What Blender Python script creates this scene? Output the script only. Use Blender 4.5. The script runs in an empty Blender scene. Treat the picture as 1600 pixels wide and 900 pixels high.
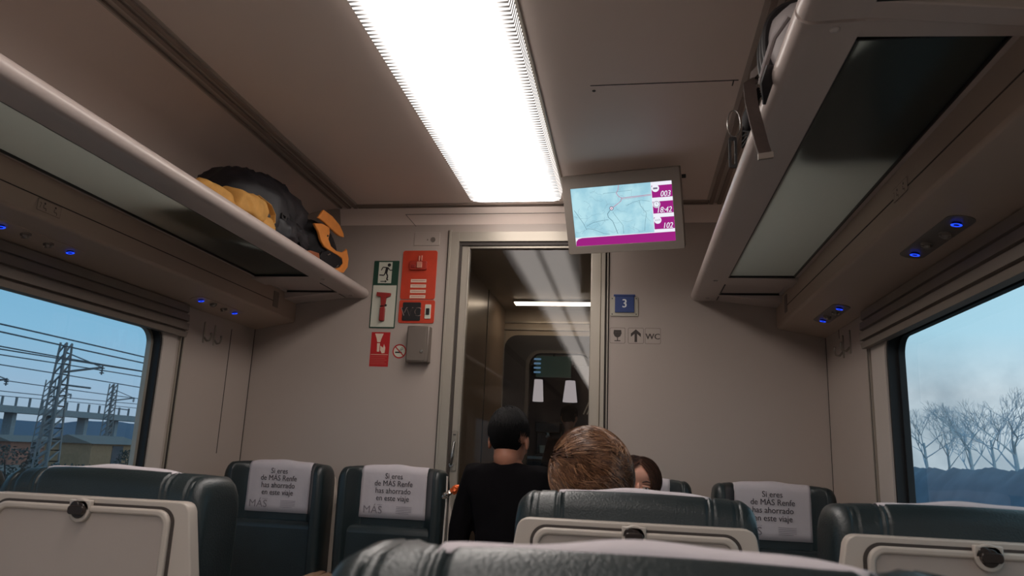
import bpy, bmesh, math, random
from mathutils import Vector, Matrix, noise
random.seed(7)
PI = math.pi
SC = bpy.context.scene
COL = SC.collection
H = 1.15                      # eye height above the carriage floor (added to everything at the end)

# ------------------------------------------------------------------ camera
CAMM = Matrix(((0.98717536, -0.00544598, 0.15954667),
               (0.15435711, -0.22240702, -0.96265726),
               (0.04072692, 0.97493869, -0.21871411)))
cd = bpy.data.cameras.new('camera'); cam = bpy.data.objects.new('camera', cd); COL.objects.link(cam)
cam.matrix_world = CAMM.to_4x4()
cd.sensor_width = 36; cd.sensor_fit = 'HORIZONTAL'; cd.lens = 1160 * 36 / 1600
cd.clip_start = 0.02; cd.clip_end = 800
cd.dof.use_dof = True; cd.dof.focus_distance = 3.0; cd.dof.aperture_fstop = 8.5
SC.camera = cam

# ------------------------------------------------------------------ world and exposure
SKY = 1.15
LAMP = 7.6
SC.view_settings.view_transform = 'Standard'
SC.view_settings.look = 'None'
SC.view_settings.gamma = 1
SC.view_settings.use_curve_mapping = False
SC.view_settings.exposure = 0.0

def srgb(r, g, b):
    def f(c):
        c /= 255
        return c / 12.92 if c <= .04045 else ((c + .055) / 1.055) ** 2.4
    return (f(r), f(g), f(b), 1)

w = bpy.data.worlds.new('dusk_sky'); SC.world = w; w.use_nodes = True
nt = w.node_tree; nt.nodes.clear()
def N(t, kind, **kw):
    n = t.nodes.new(kind)
    for k, v in kw.items(): setattr(n, k, v)
    return n
tc = N(nt, 'ShaderNodeTexCoord'); sp = N(nt, 'ShaderNodeSeparateXYZ'); nt.links.new(tc.outputs['Generated'], sp.inputs[0])
cr = N(nt, 'ShaderNodeValToRGB'); nt.links.new(sp.outputs['Z'], cr.inputs[0])
e = cr.color_ramp.elements
e[0].position = 0.0; e[0].color = srgb(150, 166, 182)
e[1].position = 0.30; e[1].color = srgb(98, 160, 196)
for p_, c_ in ((0.05, (148, 176, 200)), (0.12, (128, 178, 208)), (0.6, (70, 120, 165))):
    x_ = e.new(p_); x_.color = srgb(*c_)
# clouds: soft mottled bank towards +X (the right hand side of the train)
mp = N(nt, 'ShaderNodeMapping'); mp.inputs['Scale'].default_value = (8, 7, 9)
nt.links.new(tc.outputs['Generated'], mp.inputs[0])
nz = N(nt, 'ShaderNodeTexNoise'); nz.inputs['Scale'].default_value = 1.3; nz.inputs['Detail'].default_value = 7; nz.inputs['Roughness'].default_value = .55
nt.links.new(mp.outputs[0], nz.inputs[0])
cr2 = N(nt, 'ShaderNodeValToRGB'); nt.links.new(nz.outputs[0], cr2.inputs[0])
cr2.color_ramp.elements[0].position = .36; cr2.color_ramp.elements[0].color = srgb(160, 178, 190)
cr2.color_ramp.elements[1].position = .62; cr2.color_ramp.elements[1].color = srgb(206, 220, 228)
# pale zenith tone for the right side
cr3 = N(nt, 'ShaderNodeValToRGB'); nt.links.new(sp.outputs['Z'], cr3.inputs[0])
cr3.color_ramp.elements[0].position = .09; cr3.color_ramp.elements[0].color = (0, 0, 0, 1)
cr3.color_ramp.elements[1].position = .16; cr3.color_ramp.elements[1].color = (1, 1, 1, 1)
mxr = N(nt, 'ShaderNodeMixRGB'); nt.links.new(cr3.outputs[0], mxr.inputs[0]); nt.links.new(cr2.outputs[0], mxr.inputs[1]); mxr.inputs[2].default_value = srgb(172, 214, 232)
side = N(nt, 'ShaderNodeMapRange'); nt.links.new(sp.outputs['X'], side.inputs[0]); side.inputs[1].default_value = -.1; side.inputs[2].default_value = .2
mx = N(nt, 'ShaderNodeMixRGB'); nt.links.new(side.outputs[0], mx.inputs[0]); nt.links.new(cr.outputs[0], mx.inputs[1]); nt.links.new(mxr.outputs[0], mx.inputs[2])
bg = N(nt, 'ShaderNodeBackground'); nt.links.new(mx.outputs[0], bg.inputs[0]); bg.inputs[1].default_value = SKY
wo = N(nt, 'ShaderNodeOutputWorld'); nt.links.new(bg.outputs[0], wo.inputs[0])

# ------------------------------------------------------------------ materials
MATS = {}
def mat(name, col, rough=.6, metal=0, spec=.5, var=.06, scale=6, bump=0, bscale=200, emit=None, es=0, coat=0, stretch=None):
    if name in MATS: return MATS[name]
    m = bpy.data.materials.new(name); m.use_nodes = True; t = m.node_tree
    b = t.nodes['Principled BSDF']
    c = srgb(*col) if max(col) > 1 else tuple(col) + (1,)
    b.inputs['Roughness'].default_value = rough; b.inputs['Metallic'].default_value = metal
    b.inputs['Specular IOR Level'].default_value = spec if rough < .7 else spec * .5
    if coat: b.inputs['Coat Weight'].default_value = coat
    b.inputs['Base Color'].default_value = c
    tcn = N(t, 'ShaderNodeTexCoord')
    src = tcn.outputs['Object']
    if stretch:
        mpn = N(t, 'ShaderNodeMapping'); mpn.inputs['Scale'].default_value = stretch; t.links.new(src, mpn.inputs[0]); src = mpn.outputs[0]
    if var:
        n = N(t, 'ShaderNodeTexNoise'); n.inputs['Scale'].default_value = scale; n.inputs['Detail'].default_value = 5
        t.links.new(src, n.inputs[0])
        r = N(t, 'ShaderNodeValToRGB')
        r.color_ramp.elements[0].position = .3; r.color_ramp.elements[1].position = .7
        r.color_ramp.elements[0].color = tuple(v * (1 - var) for v in c[:3]) + (1,)
        r.color_ramp.elements[1].color = tuple(min(1, v * (1 + var)) for v in c[:3]) + (1,)
        t.links.new(n.outputs[0], r.inputs[0]); t.links.new(r.outputs[0], b.inputs['Base Color'])
    if bump:
        n2 = N(t, 'ShaderNodeTexNoise'); n2.inputs['Scale'].default_value = bscale; n2.inputs['Detail'].default_value = 3
        t.links.new(src, n2.inputs[0])
        bp = N(t, 'ShaderNodeBump'); bp.inputs['Strength'].default_value = bump; bp.inputs['Distance'].default_value = .002
        t.links.new(n2.outputs[0], bp.inputs['Height']); t.links.new(bp.outputs[0], b.inputs['Normal'])
    if emit:
        b.inputs['Emission Color'].default_value = srgb(*emit); b.inputs['Emission Strength'].default_value = es
    MATS[name] = m
    return m

def glass_mat(name, tint, refl=1.0, haze=0.0, hazecol=(200, 205, 210)):
    m = bpy.data.materials.new(name); m.use_nodes = True; t = m.node_tree; t.nodes.clear()
    tr = N(t, 'ShaderNodeBsdfTransparent'); tr.inputs[0].default_value = tint + (1,)
    gl = N(t, 'ShaderNodeBsdfGlossy'); gl.inputs['Roughness'].default_value = .01; gl.inputs[0].default_value = (refl, refl, refl, 1)
    lw = N(t, 'ShaderNodeLayerWeight'); lw.inputs[0].default_value = .5
    pw = N(t, 'ShaderNodeMath', operation='POWER'); t.links.new(lw.outputs['Facing'], pw.inputs[0]); pw.inputs[1].default_value = 5
    fr = N(t, 'ShaderNodeMapRange'); t.links.new(pw.outputs[0], fr.inputs[0]); fr.inputs[3].default_value = .03; fr.inputs[4].default_value = .9
    a = N(t, 'ShaderNodeMixShader'); t.links.new(fr.outputs[0], a.inputs[0]); t.links.new(tr.outputs[0], a.inputs[1]); t.links.new(gl.outputs[0], a.inputs[2])
    out = N(t, 'ShaderNodeOutputMaterial')
    if haze:
        df = N(t, 'ShaderNodeBsdfDiffuse'); df.inputs[0].default_value = srgb(*hazecol)
        tcn = N(t, 'ShaderNodeTexCoord'); n = N(t, 'ShaderNodeTexNoise'); n.inputs['Scale'].default_value = 5; n.inputs['Detail'].default_value = 6
        t.links.new(tcn.outputs['Object'], n.inputs[0])
        mr = N(t, 'ShaderNodeMapRange'); mr.inputs[3].default_value = haze * .4; mr.inputs[4].default_value = haze * 1.6
        t.links.new(n.outputs[0], mr.inputs[0])
        b = N(t, 'ShaderNodeMixShader'); t.links.new(mr.outputs[0], b.inputs[0]); t.links.new(a.outputs[0], b.inputs[1]); t.links.new(df.outputs[0], b.inputs[2])
        a = b
    t.links.new(a.outputs[0], out.inputs[0])
    MATS[name] = m
    return m

def emis(name, col, s):
    if name in MATS: return MATS[name]
    m = bpy.data.materials.new(name); m.use_nodes = True; t = m.node_tree; t.nodes.clear()
    em = N(t, 'ShaderNodeEmission'); em.inputs[0].default_value = srgb(*col); em.inputs[1].default_value = s
    o = N(t, 'ShaderNodeOutputMaterial'); t.links.new(em.outputs[0], o.inputs[0]); MATS[name] = m
    return m

M_wall = mat('wall_laminate', (176, 163, 154), .42, var=.03, scale=1.2, bump=.05, bscale=600)
M_ceil = mat('ceiling_laminate', (236, 219, 209), .5, var=.03, scale=1.0, bump=.04, bscale=500)
M_box = mat('duct_plastic', (184, 163, 147), .45, var=.04, scale=2)
M_rail = mat('rack_paint', (196, 182, 176), .30, var=.03, scale=3)
M_groove = mat('groove_dark', (62, 54, 50), .6)
M_alu = mat('brushed_aluminium', (150, 143, 132), .38, metal=.55, var=.08, scale=3, stretch=(60, 60, 1))
M_alu2 = mat('satin_profile', (168, 160, 148), .4, metal=.35, var=.05, scale=4)
M_white = mat('window_surround_plastic', (190, 180, 172), .4, var=.03)
M_rubber = mat('black_rubber', (22, 23, 26), .55, var=.1)
M_dark = mat('dark_slot', (40, 34, 32), .6)
M_slat = mat('blind_cassette', (128, 117, 108), .5, var=.05, scale=8)
M_floor = mat('floor_vinyl', (150, 146, 140), .6, var=.15, scale=40)
M_leather = mat('green_black_leather', (33, 42, 44), .36, var=.15, scale=9, bump=.35, bscale=260)
M_leather2 = mat('leather_side', (38, 56, 66), .42, var=.1, scale=7, bump=.3, bscale=260)
M_shell = mat('seat_shell_plastic', (186, 175, 165), .36, var=.03, scale=5)
M_tray = mat('tray_panel', (168, 156, 148), .48, var=.03, scale=4, bump=.08, bscale=700)
M_paper = mat('headrest_paper', (192, 184, 188), .85, var=.03, scale=12, bump=.3, bscale=60)
M_ink = mat('print_grey', (70, 66, 70), .8, var=0)
M_ink2 = mat('print_light', (128, 121, 126), .8, var=0)
M_wood = mat('armrest_tan', (160, 128, 104), .5, var=.06)
M_chrome = mat('dull_chrome', (170, 168, 165), .25, metal=.9, var=.03)
M_black = mat('black_plastic', (24, 22, 22), .4, var=.05)

# ------------------------------------------------------------------ helpers
def link(o, parent=None):
    COL.objects.link(o)
    if parent: o.parent = parent
    return o
def finish(name, bm, m, parent=None, smooth=True, bevel=0, seg=2, sub=0, angle=40, recalc=True):
    if recalc: bmesh.ops.recalc_face_normals(bm, faces=bm.faces)
    me = bpy.data.meshes.new(name); bm.to_mesh(me); bm.free()
    for x in (m if isinstance(m, (list, tuple)) else [m]): me.materials.append(x)
    if smooth:
        for p in me.polygons: p.use_smooth = True
        try: me.set_sharp_from_angle(angle=math.radians(angle))
        except Exception: pass
    o = bpy.data.objects.new(name, me); link(o, parent)
    if bevel:
        b = o.modifiers.new('bevel', 'BEVEL'); b.width = bevel; b.segments = seg; b.limit_method = 'ANGLE'; b.angle_limit = math.radians(35)
    if sub:
        s = o.modifiers.new('sub', 'SUBSURF'); s.levels = sub; s.render_levels = sub
    return o
def thing(name, label, cat, loc=(0, 0, 0), rz=0, group=None):
    o = bpy.data.objects.new(name, None); link(o); o.location = loc; o.rotation_euler = (0, 0, rz); o.empty_display_size = .05
    o['label'] = label; o['category'] = cat
    if group: o['group'] = group
    return o
def tag(o, label, cat, group=None):
    o['label'] = label; o['category'] = cat
    if group: o['group'] = group
    return o
def struct(o): o['kind'] = 'structure'; return o
def box(bm, x0, x1, y0, y1, z0, z1, mi=0, mtx=None):
    vs = [bm.verts.new((x, y, z)) for x in (x0, x1) for y in (y0, y1) for z in (z0, z1)]
    if mtx: 
        for v in vs: v.co = mtx @ v.co
    for f in ((0, 1, 3, 2), (4, 6, 7, 5), (0, 4, 5, 1), (2, 3, 7, 6), (0, 2, 6, 4), (1, 5, 7, 3)):
        bm.faces.new([vs[i] for i in f]).material_index = mi
    return vs
def prism_y(bm, pts, y0, y1, mi=0, closed=True, caps=True):
    """profile of (x,z) points swept along Y"""
    a = [bm.verts.new((x, y0, z)) for x, z in pts]; b = [bm.verts.new((x, y1, z)) for x, z in pts]
    n = len(pts)
    for i in range(n if closed else n - 1):
        j = (i + 1) % n
        bm.faces.new((a[i], a[j], b[j], b[i])).material_index = mi
    if caps and closed:
        bm.faces.new(a).material_index = mi; bm.faces.new(b[::-1]).material_index = mi
def prism(bm, pts, axis, a0, a1, mi=0):
    """closed polygon of 2-D points swept along axis 'x','y' or 'z'"""
    def P(u, v, t):
        return {'x': (t, u, v), 'y': (u, t, v), 'z': (u, v, t)}[axis]
    a = [bm.verts.new(P(u, v, a0)) for u, v in pts]; b = [bm.verts.new(P(u, v, a1)) for u, v in pts]
    n = len(pts)
    for i in range(n):
        bm.faces.new((a[i], a[(i + 1) % n], b[(i + 1) % n], b[i])).material_index = mi
    bm.faces.new(a).material_index = mi; bm.faces.new(b[::-1]).material_index = mi
def ring_prism(bm, outer, inner, axis, a0, a1, mi=0):
    def P(u, v, t):
        return {'x': (t, u, v), 'y': (u, t, v), 'z': (u, v, t)}[axis]
    A, B, C_, D = ([bm.verts.new(P(u, v, t)) for u, v in ps] for ps, t in ((outer, a0), (inner, a0), (outer, a1), (inner, a1)))
    n = len(outer)
    for i in range(n):
        j = (i + 1) % n
        for q in ((A[i], A[j], B[j], B[i]), (C_[i], D[i], D[j], C_[j]), (A[i], C_[i], C_[j], A[j]), (B[i], B[j], D[j], D[i])):
            bm.faces.new(q).material_index = mi
def rrect(x0, x1, y0, y1, r, k=6):
    pts = []
    for cx_, cy_, a0 in ((x1 - r, y1 - r, 0), (x0 + r, y1 - r, 90), (x0 + r, y0 + r, 180), (x1 - r, y0 + r, 270)):
        for i in range(k + 1):
            a = math.radians(a0 + 90 * i / k)
            pts.append((cx_ + r * math.cos(a), cy_ + r * math.sin(a)))
    return pts
def tube(bm, pts, r, n=8, mi=0, caps=True, flat=1.0):
    pts = [Vector(p) for p in pts]; rings = []
    rr = r if isinstance(r, (list, tuple)) else [r] * len(pts)
    up = None
    for i, p in enumerate(pts):
        d = (pts[min(i + 1, len(pts) - 1)] - pts[max(i - 1, 0)]).normalized()
        if up is None: up = d.orthogonal().normalized()
        up = (up - d * up.dot(d))
        up = up.normalized() if up.length > 1e-6 else d.orthogonal().normalized()
        s = d.cross(up)
        rings.append([bm.verts.new(p + (up * math.cos(2 * PI * k / n) * flat + s * math.sin(2 * PI * k / n)) * rr[i]) for k in range(n)])
    for a, b in zip(rings, rings[1:]):
        for k in range(n):
            bm.faces.new((a[k], a[(k + 1) % n], b[(k + 1) % n], b[k])).material_index = mi
    if caps:
        bm.faces.new(rings[0][::-1]).material_index = mi; bm.faces.new(rings[-1]).material_index = mi
def ribbon(bm, pts, wvec, th=.0015, mi=0):
    """flat strap following pts, width vectors wvec (one or per point)"""
    pts = [Vector(p) for p in pts]; W = [Vector(wvec)] * len(pts) if not isinstance(wvec[0], (tuple, list, Vector)) else [Vector(x) for x in wvec]
    rows = []
    for i, p in enumerate(pts):
        d = (pts[min(i + 1, len(pts) - 1)] - pts[max(i - 1, 0)]).normalized(); n_ = d.cross(W[i]).normalized() * th
        rows.append([bm.verts.new(p - W[i] / 2 - n_), bm.verts.new(p + W[i] / 2 - n_), bm.verts.new(p + W[i] / 2 + n_), bm.verts.new(p - W[i] / 2 + n_)])
    for a, b in zip(rows, rows[1:]):
        for k in range(4): bm.faces.new((a[k], a[(k + 1) % 4], b[(k + 1) % 4], b[k])).material_index = mi
    bm.faces.new(rows[0][::-1]).material_index = mi; bm.faces.new(rows[-1]).material_index = mi
def ball(bm, c, r, seg=24, rings=14, mi=0, mtx=None):
    r = r if isinstance(r, (tuple, list)) else (r, r, r)
    g = bmesh.ops.create_uvsphere(bm, u_segments=seg, v_segments=rings, radius=1)
    for v in g['verts']:
        v.co = Vector((v.co.x * r[0], v.co.y * r[1], v.co.z * r[2]))
        if mtx: v.co = mtx @ v.co
        v.co += Vector(c)
        for f in v.link_faces: f.material_index = mi
    return g['verts']
def disc_cyl(bm, c, r, h, axis='y', n=24, mi=0):
    pts = [(math.cos(2 * PI * k / n) * r, math.sin(2 * PI * k / n) * r) for k in range(n)]
    c = Vector(c)
    if axis == 'y': prism(bm, [(c.x + a, c.z + b) for a, b in pts], 'y', c.y, c.y + h, mi)
    elif axis == 'z': prism(bm, [(c.x + a, c.y + b) for a, b in pts], 'z', c.z, c.z + h, mi)
    else: prism(bm, [(c.y + a, c.z + b) for a, b in pts], 'x', c.x, c.x + h, mi)

_tcache = {}
def text_geo(s, shear=0):
    if (s, shear) in _tcache: return _tcache[(s, shear)]
    cu = bpy.data.curves.new('t', 'FONT'); cu.body = s; cu.size = 1; cu.align_x = 'CENTER'; cu.align_y = 'CENTER'; cu.shear = shear; cu.resolution_u = 3
    o = bpy.data.objects.new('t', cu); COL.objects.link(o)
    dg = bpy.context.evaluated_depsgraph_get(); me = bpy.data.meshes.new_from_object(o.evaluated_get(dg))
    g = ([tuple(v.co) for v in me.vertices], [tuple(p.vertices) for p in me.polygons])
    bpy.data.objects.remove(o); bpy.data.curves.remove(cu); bpy.data.meshes.remove(me)
    _tcache[(s, shear)] = g
    return g
class Flat:
    """thin printed artwork in the local XZ plane seen from -Y; each layer sits a hair nearer the viewer"""
    def __init__(s, step=.00025): s.bm = bmesh.new(); s.mats = []; s.y = 0; s.step = step
    def mi(s, m):
        if m not in s.mats: s.mats.append(m)
        return s.mats.index(m)
    def up(s): s.y -= s.step
    def poly(s, pts, m, up=True):
        if up: s.up()
        f = s.bm.faces.new([s.bm.verts.new((x, s.y, z)) for x, z in pts]); f.material_index = s.mi(m)
    def rect(s, x0, x1, z0, z1, m, r=0): s.poly(rrect(x0, x1, z0, z1, r) if r else [(x0, z0), (x1, z0), (x1, z1), (x0, z1)], m)
    def circ(s, x, z, r, m, n=24): s.poly([(x + r * math.cos(2 * PI * k / n), z + r * math.sin(2 * PI * k / n)) for k in range(n)], m)
    def ring(s, x, z, r0, r1, m, n=32):
        s.up()
        for k in range(n):
            a, b = 2 * PI * k / n, 2 * PI * (k + 1) / n
            f = s.bm.faces.new([s.bm.verts.new((x + r * math.cos(t), s.y, z + r * math.sin(t))) for r, t in ((r0, a), (r1, a), (r1, b), (r0, b))]); f.material_index = s.mi(m)
    def line(s, pts, w, m, up=True):
        if up: s.up()
        for (xa, za), (xb, zb) in zip(pts, pts[1:]):
            d = Vector((xb - xa, zb - za)); 
            if d.length < 1e-7: continue
            n_ = Vector((-d.y, d.x)).normalized() * w / 2
            f = s.bm.faces.new([s.bm.verts.new((x, s.y, z)) for x, z in ((xa + n_.x, za + n_.y), (xa - n_.x, za - n_.y), (xb - n_.x, zb - n_.y), (xb + n_.x, zb + n_.y))]); f.material_index = s.mi(m)
    def text(s, t, x, z, size, m, shear=0, sx=1, align='c', bold=0):
        vs, fs = text_geo(t, shear); s.up()
        xs = [v[0] for v in vs]; off = 0
        if align == 'l': off = -min(xs)
        elif align == 'r': off = -max(xs)
        for dx in ((0,) if not bold else (-bold, 0, bold)):
            s.y -= .00006
            V = [s.bm.verts.new((x + (v[0] + off) * size * sx + dx, s.y, z + v[1] * size)) for v in vs]
            for f in fs:
                try: s.bm.faces.new([V[i] for i in f]).material_index = s.mi(m)
                except ValueError: pass
    def build(s, name, parent=None, loc=(0, 0, 0)):
        o = finish(name, s.bm, s.mats, parent, smooth=False, recalc=False); o.location = loc
        return o
def copy_tree(o, parent=None):
    c = o.copy(); COL.objects.link(c)
    if parent: c.parent = parent
    for ch in list(o.children): copy_tree(ch, c)
    return c
def at(px, py, Y):
    d = CAMM @ Vector((px - 800, 450 - py, -1160.)); return d * (Y / d.y)

CX = -.515; HW = 1.375; CZ = 1.205; D = 3.48; YB = -9.0; FZ = -1.15
def X(side, d): return CX + side * d      # side -1 left, +1 right; d = distance from the carriage centre line

# ================================================================== STRUCTURE
bm = bmesh.new(); box(bm, CX - HW - .1, CX + HW + .1, YB, 11.5, FZ - .06, FZ); struct(finish('floor', bm, M_floor, smooth=False))

# --- ceiling: flat middle, mouldings, coves down to the racks (one shell)
bm = bmesh.new()
prof = [(-.86, CZ), (.86, CZ)]
a = [(X(1, -.86), CZ), (X(1, .86), CZ), (X(1, .86), CZ + .03), (X(1, -.86), CZ + .03)]
prism_y(bm, a, YB, 3.405)
# sloped bulkhead panel down to the end wall
prism(bm, [(3.45, CZ - .012), (D + .01, 1.09), (D + .01, CZ + .03), (3.45, CZ + .03)], 'x', X(-1, .97), X(1, .97))
struct(finish('ceiling', bm, M_ceil, smooth=False))
bm = bmesh.new()
for s in (-1, 1):
    cove = [(X(s, .985), CZ)]
    for i in range(13):
        t = i / 12 * PI / 2
        cove.append((X(s, 1.0 + .375 * math.sin(t)), .93 + (CZ - .93) * math.cos(t)))
    cove.append((X(s, HW), .745))
    back = [(X(s, HW + .06), .745), (X(s, HW + .06), CZ + .03), (X(s, .985), CZ + .03)]
    prism_y(bm, cove + back, YB, D)
struct(finish('ceiling_cove', bm, M_ceil, angle=50))
# mouldings: long rails left and right and the cross rail by the end wall
bm = bmesh.new()
def mould(bm, lo, hi, z, axis, a0, a1, sgn):
    # lo..hi in the cross direction: groove, bead, groove, bead
    wdt = (hi - lo)
    segs = [(0, .12, .0, 1), (.12, .26, -.018, 0), (.26, .42, .004, 1), (.42, .56, -.018, 0), (.56, .80, .006, 1), (.80, .86, -.018, 0), (.86, 1, .002, 1)]
    for s0, s1, dz, kind in segs:
        u0, u1 = lo + wdt * s0, lo + wdt * s1
        zz = z - .001 if kind else z - .009
        if axis == 'y': box(bm, min(u0, u1), max(u0, u1), a0, a1, zz, z + .03, 1 - kind)
        else: box(bm, a0, a1, min(u0, u1), max(u0, u1), zz, z + .03, 1 - kind)
for s in (-1, 1): mould(bm, X(s, .86), X(s, .985), CZ, 'y', YB, 3.46, s)
mould(bm, 3.405, 3.455, CZ, 'x', X(-1, .87), X(1, .87), 1)
struct(finish('trim_1', bm, [mat('moulding_bead', (190, 176, 166), .4, var=.03), mat('moulding_groove', (146, 130, 120), .6)], smooth=False))
# ceiling panel joint on the right
bm = bmesh.new(); box(bm, -.14, .335, 2.262, 2.266, CZ - .0012, CZ + .001); box(bm, .318, .322, 2.262, 2.30, CZ - .0012, CZ + .001)
disc_cyl(bm, (-.13, 2.30, CZ - .002), .006, .003, 'z', 12)
struct(finish('trim_2', bm, M_groove, smooth=False))

# --- side walls with window openings
WT, WB = .47, -.42
WIN = [(.80, 2.80), (-1.62, .42), (-4.04, -2.00)]
for s, nm in ((-1, 'wall_left'), (1, 'wall_right')):
    bm = bmesh.new(); xa, xb = sorted((X(s, HW), X(s, HW + .07)))
    box(bm, xa, xb, YB, D + .02, FZ, WB); box(bm, xa, xb, YB, D + .02, WT, .72)
    ys = [YB] + [v for p in sorted(WIN) for v in p] + [D + .02]
    for i in range(0, len(ys), 2): box(bm, xa, xb, ys[i], ys[i + 1], WB, WT)
    struct(finish(nm, bm, M_wall, smooth=False))
# panel joints on the side walls, dark slots beside the windows
bm = bmesh.new()
for s in (-1, 1):
    xs = sorted((X(s, HW) - s * .0012, X(s, HW) + s * .001))
    box(bm, *xs, 3.255, 3.259, -.05 if s < 0 else .9, .53)
    xs = sorted((X(s, HW) - s * .004, X(s, HW) + s * .001))
    box(bm, *xs, 2.862, 2.878, -.95, .45)
    xs = sorted((X(s, HW) - s * .0015, X(s, HW)))
    box(bm, *xs, D - .005, D, -1.1, .57)
struct(finish('trim_3', bm, M_dark, smooth=False))
bm = bmesh.new()
for s in (-1, 1):
    xs = sorted((X(s, HW) - s * .007, X(s, HW)))
    box(bm, *xs, 2.878, 2.884, -.95, .45); box(bm, *xs, 2.856, 2.862, -.95, .45)
struct(finish('trim_4', bm, M_alu2, smooth=False))

M_wglass = glass_mat('window_glass', (.93, .96, .97), 1.0, .03, (190, 200, 210))
wi = 1
for s in (-1, 1):
    for (y0, y1) in WIN:
        e_ = bpy.data.objects.new('window_%d' % wi, None); link(e_); e_.location = (X(s, HW), (y0 + y1) / 2, 0); struct(e_); wi += 1
        e_['label'] = ('dusk window on the %s wall' % ('left' if s < 0 else 'right'))
        hy = (y1 - y0) / 2
        O = [(hy + .001, WT), (-hy - .001, WT), (-hy - .001, WB), (hy + .001, WB)]
        out = rrect(-hy - .03, hy + .03, WB - .03, WT + .03, .03)
        e0 = .060 if s < 0 else .115
        mid = rrect(-hy + e0, hy - e0, WB + .06, WT - .012, .075)
        bm = bmesh.new(); ring_prism(bm, out, mid, 'x', -s * .008, s * .012); finish('surround', bm, M_white, e_, angle=30)
        gi = rrect(-hy + e0 + .012, hy - e0 - .012, WB + .10, WT - .022, .07)
        bm = bmesh.new(); ring_prism(bm, mid, gi, 'x', -s * .002, s * .05); finish('gasket', bm, M_rubber, e_, angle=30)
        gi2 = rrect(-hy + e0 + .028, hy - e0 - .028, WB + .113, WT - .034, .06)
        bm = bmesh.new(); ring_prism(bm, gi, gi2, 'x', s * .028, s * .048); finish('inner_frame', bm, M_alu2 if s < 0 else M_rubber, e_, angle=30)
        bm = bmesh.new(); bm.faces.new([bm.verts.new((s * .045, u, v)) for u, v in mid]); finish('pane', bm, M_wglass, e_, smooth=False)
    # blind cassette with slat lines above the windows
    for (y0, y1) in WIN:
        bm = bmesh.new()
        pr = [(0, .428)]
        for k, (z_, d_) in enumerate([(.428, .030), (.448, .034), (.450, .022), (.456, .022), (.458, .036), (.486, .036), (.489, .024), (.494, .024), (.497, .034), (.524, .032), (.527, .020), (.532, .020), (.535, .028), (.566, .026)]):
            pr.append((-s * d_, z_))
        pr.append((0, .566))
        prism(bm, [(X(s, HW) + u, v) for u, v in pr], 'y', y0 - .05, 2.858 if y1 > 2 else y1 + .06)
        b = finish('blind_cassette', bm, M_slat, smooth=False)
        b['kind'] = 'structure'

# --- end wall with the sliding door opening
DX0, DX1, DZ1 = -.895, -.126, 1.075
bm = bmesh.new()
box(bm, CX - HW - .05, DX0, D, D + .04, FZ, CZ + .02); box(bm, DX1, CX + HW + .05, D, D + .04, FZ, CZ + .02); box(bm, DX0, DX1, D, D + .04, DZ1, CZ + .02)
struct(finish('wall_front', bm, M_wall, smooth=False))
bm = bmesh.new(); box(bm, CX - HW - .05, CX + HW + .05, YB - .05, YB, FZ, CZ + .05); struct(finish('wall_back', bm, M_wall, smooth=False))
# faint joints: bulkhead panel outline
bm = bmesh.new()
def slope_y(z): return 3.45 + (CZ - .012 - z) / (CZ - .012 - 1.09) * .04
for xs_ in ((-1.13, -1.06),):
    p0 = Vector((-1.135, slope_y(1.165) - .002, 1.165)); p1 = Vector((-1.07, slope_y(1.095) - .002, 1.095)); tube(bm, [p0, p1], .0012, 4)
    tube(bm, [p0, (.10, slope_y(1.165) - .002, 1.165)], .0012, 4)
struct(finish('trim_5', bm, M_groove))

# door frame (jambs) and header
bm = bmesh.new()
box(bm, -.895, -.851, D - .012, D + .04, FZ, 1.075, 1)
box(bm, -.911, -.903, D - .004, D, FZ, 1.085, 0)
box(bm, -.903, -.893, D - .016, D, FZ, 1.085, 1)
box(bm, -.851, -.839, D + .004, D + .05, FZ, 1.01, 0)
box(bm, -.851, -.126, D - .008, D + .04, 1.026, 1.075, 1)
box(bm, -.851, -.126, D + .002, D + .05, 1.008, 1.026, 0)
box(bm, -.144, -.126, D - .012, D + .045, FZ, 1.026, 1)
box(bm, -.126, -.116, D - .002, D + .01, FZ, 1.08, 0)
box(bm, -.116, -.111, D - .010, D, FZ, 1.08, 1)
box(bm, -.111, -.106, D - .001, D, FZ, 1.08, 0)
struct(finish('trim_6', bm, [M_groove, M_alu2], smooth=False, bevel=.002))
# sliding glass door
dr = bpy.data.objects.new('door_1', None); link(dr); dr.location = (-.5, D + .03, FZ); struct(dr); dr['label'] = 'glass sliding door with satin metal frame'
def dloc(o): o.location = -Vector(dr.location); return o
M_dglass = glass_mat('door_glass', (.88, .86, .83), .95, 0)
bm = bmesh.new(); box(bm, -.839, -.800, D + .012, D + .046, FZ + .02, 1.008); box(bm, -.806, -.800, D + .008, D + .012, FZ + .06, 1.0); dloc(finish('stile', bm, M_alu2, dr, bevel=.004))
bm = bmesh.new(); box(bm, -.196, -.146, D + .006, D + .046, FZ + .02, 1.008); dloc(finish('stile', bm, M_alu2, dr, bevel=.004))
bm = bmesh.new(); box(bm, -.80, -.196, D + .012, D + .046, .994, 1.008); dloc(finish('rail', bm, M_alu, dr, bevel=.002))
bm = bmesh.new(); box(bm, -.80, -.196, D + .012, D + .046, FZ + .02, FZ + .15); dloc(finish('rail', bm, M_alu, dr, bevel=.002))
bm = bmesh.new(); bm.faces.new([bm.verts.new((u, D + .029, v)) for u, v in ((-.80, FZ + .15), (-.196, FZ + .15), (-.196, .994), (-.80, .994))]); dloc(finish('pane', bm, M_dglass, dr, smooth=False))
bm = bmesh.new(); prism(bm, rrect(-.836, -.808, -.085, .10, .008), 'y', D + .004, D + .012)
hp = dloc(finish('handle_plate', bm, M_alu, dr))
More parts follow.
